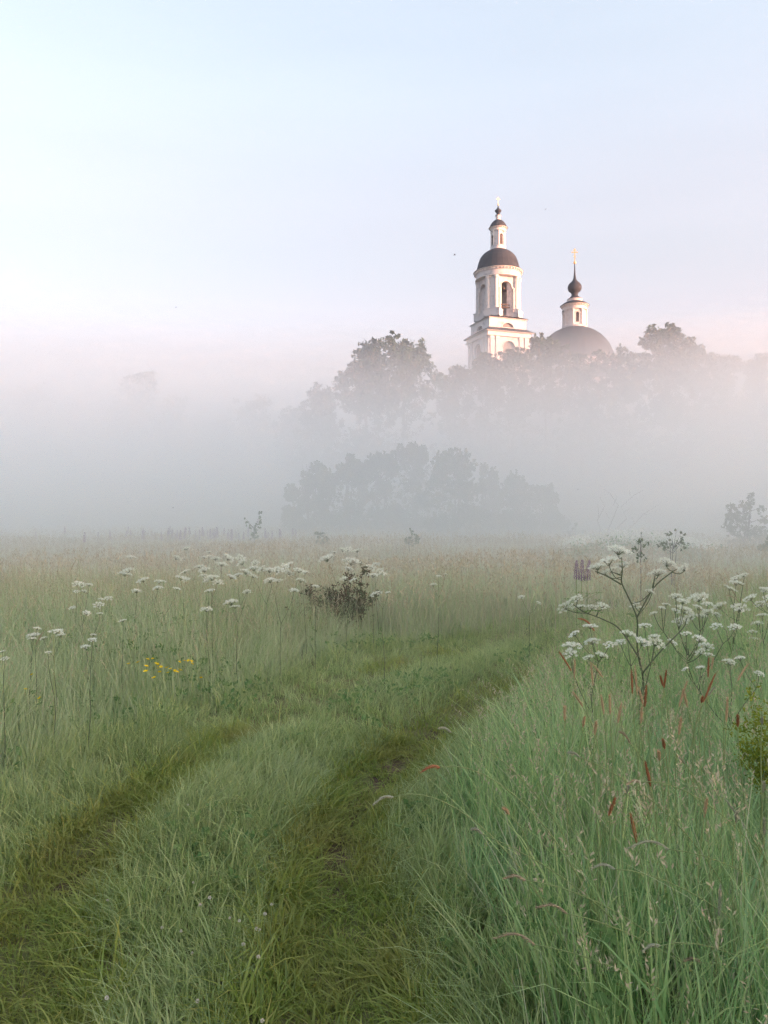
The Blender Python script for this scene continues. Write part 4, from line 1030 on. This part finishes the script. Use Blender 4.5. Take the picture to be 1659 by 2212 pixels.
# yellow green shrub at the right edge
YD = 3.3
ys_ = empty('yellow_shrub', (at(1640, 1600, YD).x, YD, gz(at(1640, 1600, YD).x, YD)))
tag(ys_, 'small leaved yellow green shrub at the right edge among the tall grass', 'shrub')
yr = np.random.default_rng(15); o_ = Vector(ys_.location)
for pth in ([(1650,1700),(1645,1600),(1615,1500)], [(1650,1700),(1625,1620),(1600,1570)], [(1650,1700),(1648,1600),(1640,1515)], [(1655,1700),(1665,1610),(1668,1540)], [(1645,1700),(1628,1650),(1614,1625)], [(1655,1700),(1640,1640),(1632,1560)]):
    P = [at(a, b, YD) - o_ + Vector((0, yr.uniform(-.06, .06), 0)) for a, b in pth]; P = [Vector((P[0].x * .4, 0, 0))] + P
    st = MB().tube(P, [.004, .003, .0025, .001], 5).build('shoot', M['greenstalk'], ys_)
    cc = []
    for q in range(46):
        t = yr.uniform(1.0, 3.0); i = min(int(t), 2); cc.append(P[i].lerp(P[i + 1], t - i) + Vector(yr.normal(size=3)) * .022)
    V, F, R = leaf_cloud(cc, 6, [(.022, .022, .02)] * len(cc), .0085, yr)
    link('leaves', np_mesh('leaves', V, F, R, M['yellowgreen']), st)

# ------------------------------------------------------------------ foxtail stalks with seed heads
Z4 = lambda x, y: (1197.2 + x * .2783, 1282.7 + y * .2783)
Z7 = lambda x, y: (912.2 + x * .4502, 1482.3 + y * .4502)
heads = []
for (a, b, c, d, k) in ((40,455,135,600,'rust'),(160,520,160,660,'tan'),(190,195,315,290,'rust'),(285,540,305,715,'tan'),(625,560,650,790,'tan'),(600,600,612,780,'rust'),(655,730,695,870,'tan'),(715,720,710,880,'rust'),(680,890,680,1010,'tan'),(870,600,858,735,'rust'),(825,645,850,720,'rust'),(1030,685,975,880,'tan'),(1000,750,1040,880,'tan'),(1200,505,1200,650,'rust'),(1235,505,1225,590,'tan'),(1250,625,1165,850,'rust'),(1150,810,1150,850,'rust'),(1345,810,1345,1000,'tan'),(1500,550,1430,680,'tan'),(1240,730,1200,800,'pale'),(150,770,225,880,'tan'),(305,555,380,650,'tan'),(365,790,390,940,'tan'),(430,790,440,940,'tan'),(520,860,500,1010,'tan'),(80,880,85,990,'tan'),(325,1000,320,1100,'tan'),(235,960,230,1040,'tan'),(985,970,975,1100,'tan'),(845,1140,865,1210,'rust'),(810,1230,825,1300,'tan'),(510,1080,600,1170,'brown'),(710,1320,755,1500,'rust'),(980,1280,1025,1330,'pale'),(575,1500,570,1560,'pale'),(1615,970,1622,1020,'pale'),(470,1600,430,1730,'rust'),(1185,1600,1175,1741,'tan'),(1425,950,1435,1040,'rust'),(1630,1470,1635,1550,'pale'),(110,1240,210,1280,'pale'),(570,1480,680,1470,'brown')):
    heads.append((*Z4(a, b), *Z4(c, d), k))
for (a, b, c, d, k) in ((0,412,85,395,'rust'),(1000,775,1190,790,'pale'),(820,875,930,885,'pale'),(400,925,500,940,'brown'),(555,1065,700,1100,'brown'),(350,1212,545,1250,'brown'),(1265,1320,1345,1335,'brown'),(1065,1270,1150,1255,'pale'),(1430,960,1430,1110,'pale'),(245,690,290,715,'pale'),(1440,525,1560,690,'pale'),(1510,610,1510,670,'pale'),(1000,620,1035,760,'rust'),(1640,640,1648,720,'pale'),(85,205,140,225,'pale'),(390,590,420,620,'tan')):
    heads.append((*Z7(a, b), *Z7(c, d), k))
heads += [(810, 1737, 850, 1724, 'pale'), (1613, 1256, 1615, 1286, 'brown'), (1568, 1287, 1600, 1306, 'brown'), (1581, 1274, 1592, 1292, 'brown'), (78, 1392, 92, 1365, 'brown'), (152, 1235, 160, 1215, 'brown')]
heads.sort(key=lambda h: h[0])
def stalk(label, h, seed):
    rng = np.random.default_rng(seed); tx_, ty_, bx_, by_, k = h
    my = (ty_ + by_) / 2
    hh = 1.02 if my < 1560 else max(.62, 1.02 - (my - 1560) * .0009)
    D = max(2.15, min(9.0, (EYE - hh) * FPX / max(60, my - HZ)))
    tip, hb = at(tx_, ty_, D), at(bx_, by_, D)
    ddir = (hb - tip); gx = hb.x + max(-.5, min(.6, ddir.x * 1.8)) + rng.normal() * .03 + (.55 if abs(ddir.x) > 1.6 * abs(ddir.z) and k in ('brown', 'pale', 'rust') and ddir.x > 0 else 0)
    root = empty('foxtail_stalk', (gx, D + rng.uniform(-.03, .03), gz(gx, D))); o_ = Vector(root.location)
    A, B = tip - o_, hb - o_; B.y += .01
    P0, P3 = Vector((0, 0, -.02)), B; P1 = Vector((B.x * .10, 0, B.z * .62)); P2 = B + (B - A).normalized() * .22
    P2.z = max(P2.z, B.z * .6); P = []
    for q in range(15):
        t = q / 14; P.append(P0 * (1 - t) ** 3 + P1 * 3 * t * (1 - t) ** 2 + P2 * 3 * t * t * (1 - t) + P3 * t ** 3)
    MB().tube(P, [.0028 - .0011 * q / 14 for q in range(15)], 5, .85).build('stem', M['greenstalk'], root, smooth=True)
    L = (A - B).length; mb = MB(); ax = (A - B).normalized(); sag = Vector((0, 0, -1)) * L * .12 * (abs(ax.z) < .7)
    u = ax.cross(Vector((0, 1, .1))).normalized(); w = ax.cross(u); R0 = (.0036 if k in ('pale', 'brown') else .0046) * (1 if D < 5 else 1.6)
    core = [B.lerp(A, t) + Vector((0, 0, 1)) * L * (.22 if abs(ax.z) < .7 else .04) * math.sin(math.pi * t) * (1 - .3 * t) for t in np.linspace(0, 1, 8)]
    mb.tube(core, [R0 * (.6 if k in ('pale', 'brown') else .85) * math.sin(math.pi * min(1, .15 + .8 * t)) + .0006 for t in np.linspace(0, 1, 8)], 7, .5)
    for q in range(230):
        t = rng.random(); i = min(6, int(t * 7)); c = core[i].lerp(core[i + 1], t * 7 - i); a = rng.uniform(0, 6.28)
        o2 = u * math.cos(a) + w * math.sin(a); r_ = R0 * math.sin(math.pi * min(1, .15 + .8 * t))
        p0 = c + o2 * r_ * .6; p1 = p0 + o2 * R0 * rng.uniform(.3, 1.5) + ax * rng.uniform(.004, .014); s2 = ax.cross(o2) * .0010
        mb.add([p0, p0.lerp(p1, .5) + s2, p1, p0.lerp(p1, .5) - s2], [(0, 1, 2, 3)], rng.random())
    mb.build('seed_head', M[k], root)
    tag(root, label, 'grass stalk', 'foxtail stalks with single seed heads')
KN = {'rust': 'rust red', 'tan': 'straw coloured', 'pale': 'pale whitish green', 'brown': 'grey brown'}
cnt = {k: 0 for k in KN}
for i, h in enumerate(heads):
    dx, dy = h[2] - h[0], h[3] - h[1]
    pose = 'nodding almost level' if abs(dx) > 1.5 * abs(dy) else ('upright' if abs(dx) < .3 * abs(dy) else ('leaning left' if dx > 0 else 'leaning right'))
    stalk(f'{KN[h[4]]} foxtail seed head {pose}, {ordw(cnt[h[4]])} from the left of that colour', h, 300 + i)
    cnt[h[4]] += 1

# ------------------------------------------------------------------ small flowers
def buttercup_meshes():
    r = np.random.default_rng(3); f = MB()
    for k in range(5):
        a = k * 1.2566; o = Vector((math.cos(a), math.sin(a), .45)); s_ = Vector((-math.sin(a), math.cos(a), 0)) * .55
        f.add([(0, 0, 0), o * .55 + s_, o * 1.05 + s_ * .55, o * 1.05 - s_ * .55, o * .55 - s_], [(0, 1, 2, 3, 4)], r.random())
    f.lathe([(.0, .12), (.2, .24), (.32, .12)], 8)
    st = MB().tube([(0, 0, -.02), (.03, .01, .5), (0, 0, 1)], [.002, .0016, .0012], 4)
    return st.mesh('stem', M['greenstalk']), f.mesh('flower', M['buttercup'])
BST, BFL = buttercup_meshes()
bc = [Z3(a, b, 1)[:2] for a, b in ((1160,1035),(1200,1030),(1240,1080),(1150,1090),(1145,1130),(1240,1105),(1255,1135),(1210,1180),(1310,1100),(1340,1110),(1320,1140),(1375,1125),(1395,1135),(1415,1120),(1410,1055),(1450,1045),(1480,1045),(1505,1050),(1510,1070),(1085,1058),(1010,1070),(1265,1095),(1230,1070))]
def buttercup(px, py, label, group, s, D):
    p = at(px, py, D); root = empty('buttercup', (p.x, D, gz(p.x, D)), random.uniform(0, 6)); h = p.z - root.location.z
    a = link('stem', BST, root); a.scale = (1, 1, h); b = link('flower', BFL, root, (0, 0, h)); b.scale = (s, s, s); b.rotation_euler = (random.uniform(.0, .7), random.uniform(-.4, .4), 0)
    tag(root, label, 'buttercup', group)
for px, py in bc: buttercup(px, py, 'yellow buttercup in the small patch in the left meadow', 'buttercups in the left meadow patch', random.uniform(.012, .017), (EYE - random.uniform(.58, .74)) * FPX / (py - HZ))
for (px, py), l in zip((Z3(200, 1270, 1)[:2], Z3(310, 1340, 1)[:2], Z3(1580, 1180, 1)[:2], Z3(250, 1155, 1)[:2]), ('lone yellow buttercup near the left edge, lower left of the patch', 'yellow buttercup low at left, right of the lone one by the edge', 'yellow buttercup by itself just right of the patch', 'dim yellow buttercup at left above the lone one')):
    buttercup(px, py, l, 'stray buttercups', .012, (EYE - .62) * FPX / (py - HZ))

def clover_mesh():
    r = np.random.default_rng(4); f = MB()
    for k in range(46):
        t = (k + .5) / 46; ph = math.acos(1 - 1.55 * t); a = k * 2.399; o = Vector((math.sin(ph) * math.cos(a), math.sin(ph) * math.sin(a), math.cos(ph)))
        s_ = o.cross(Vector((.2, .3, .9))).normalized() * .17
        f.add([o * .3, o * .75 + s_, o * 1.05, o * .75 - s_], [(0, 1, 2, 3)], r.random())
    st = MB().tube([(0, 0, -.02), (.01, 0, .5), (0, 0, 1)], [.0016, .0014, .0012], 4)
    return st.mesh('stem', M['greenstalk']), f.mesh('flower_head', M['clover'])
CST, CFL = clover_mesh()
cl = [(zx * .5842, 1425.3 + zy * .5842) for zx, zy in ((695,537),(715,825),(775,880),(740,907),(397,890),(1005,905),(980,940),(960,1000),(948,995),(900,1052),(955,1098),(710,1085),(670,1003),(395,1250),(970,1335),(730,1262),(600,990),(885,965),(850,955))]
for i, (px, py) in enumerate(cl):
    hh = .24 if px < 620 else .17; D = (EYE - hh) * FPX / (py - HZ); p = at(px, py, D)
    root = empty('clover_flower', (p.x, D, gz(p.x, D)), i * 1.7); h = p.z - root.location.z
    a = link('stem', CST, root); a.scale = (1, 1, h); b = link('flower_head', CFL, root, (0, 0, h)); s_ = random.uniform(.0055, .008); b.scale = (s_, s_, s_)
    b.rotation_euler = (random.uniform(-.5, .5), random.uniform(-.5, .5), 0)
    tag(root, 'small white clover flower in the low grass between the wheel ruts', 'clover', 'clover flowers along the track')

# ------------------------------------------------------------------ birds
def bird(label, px, py, D, span, rz, flap):
    p = at(px, py, D); root = empty('bird', p, rz)
    b = MB(); prof = [(-.5, .02), (-.3, .07), (0, .11), (.25, .09), (.36, .07), (.45, .03), (.52, .005)]
    b.lathe(prof, 8); o = b.build('body', M['feather'], root, smooth=True); o.rotation_euler = (0, math.pi / 2, 0); o.scale = (span * .5,) * 3
    for s_ in (-1, 1):
        w = MB(); v = []
        for t, c in ((0, .26), (.35, .28), (.7, .20), (1, .03)):
            y_ = s_ * t * .5; z_ = flap * math.sin(t * 1.6); x_ = -.18 * t * t
            v += [(x_ + c / 2, y_, z_ + .006), (x_ - c / 2, y_, z_ + .006), (x_ + c / 2, y_, z_ - .006), (x_ - c / 2, y_, z_ - .006)]
        fs = []
        for i in range(3):
            q = i * 4; fs += [(q, q + 1, q + 5, q + 4), (q + 2, q + 6, q + 7, q + 3), (q, q + 4, q + 6, q + 2), (q + 1, q + 3, q + 7, q + 5)]
        w.add(v, fs); o = w.build('wing', M['feather'], root); o.scale = (span, span, span)
    tag(root, label, 'bird', 'birds in flight')
bird('small bird gliding in the sky left of the bell tower', 982, 551, 90, .55, .2, .1)
bird('tiny bird in the sky right of the bell tower top', 1178, 453, 90, .35, 1.0, .3)
bird('tiny bird in the pale sky above the left misty trees', 381, 663, 80, .3, .6, -.2)
bird('tiny dark bird low over the meadow before the left mist', 374, 1097, 40, .16, .4, .3)
bird('tiny dark bird in the mist right of the thicket', 1247, 1058, 38, .2, .9, .3)
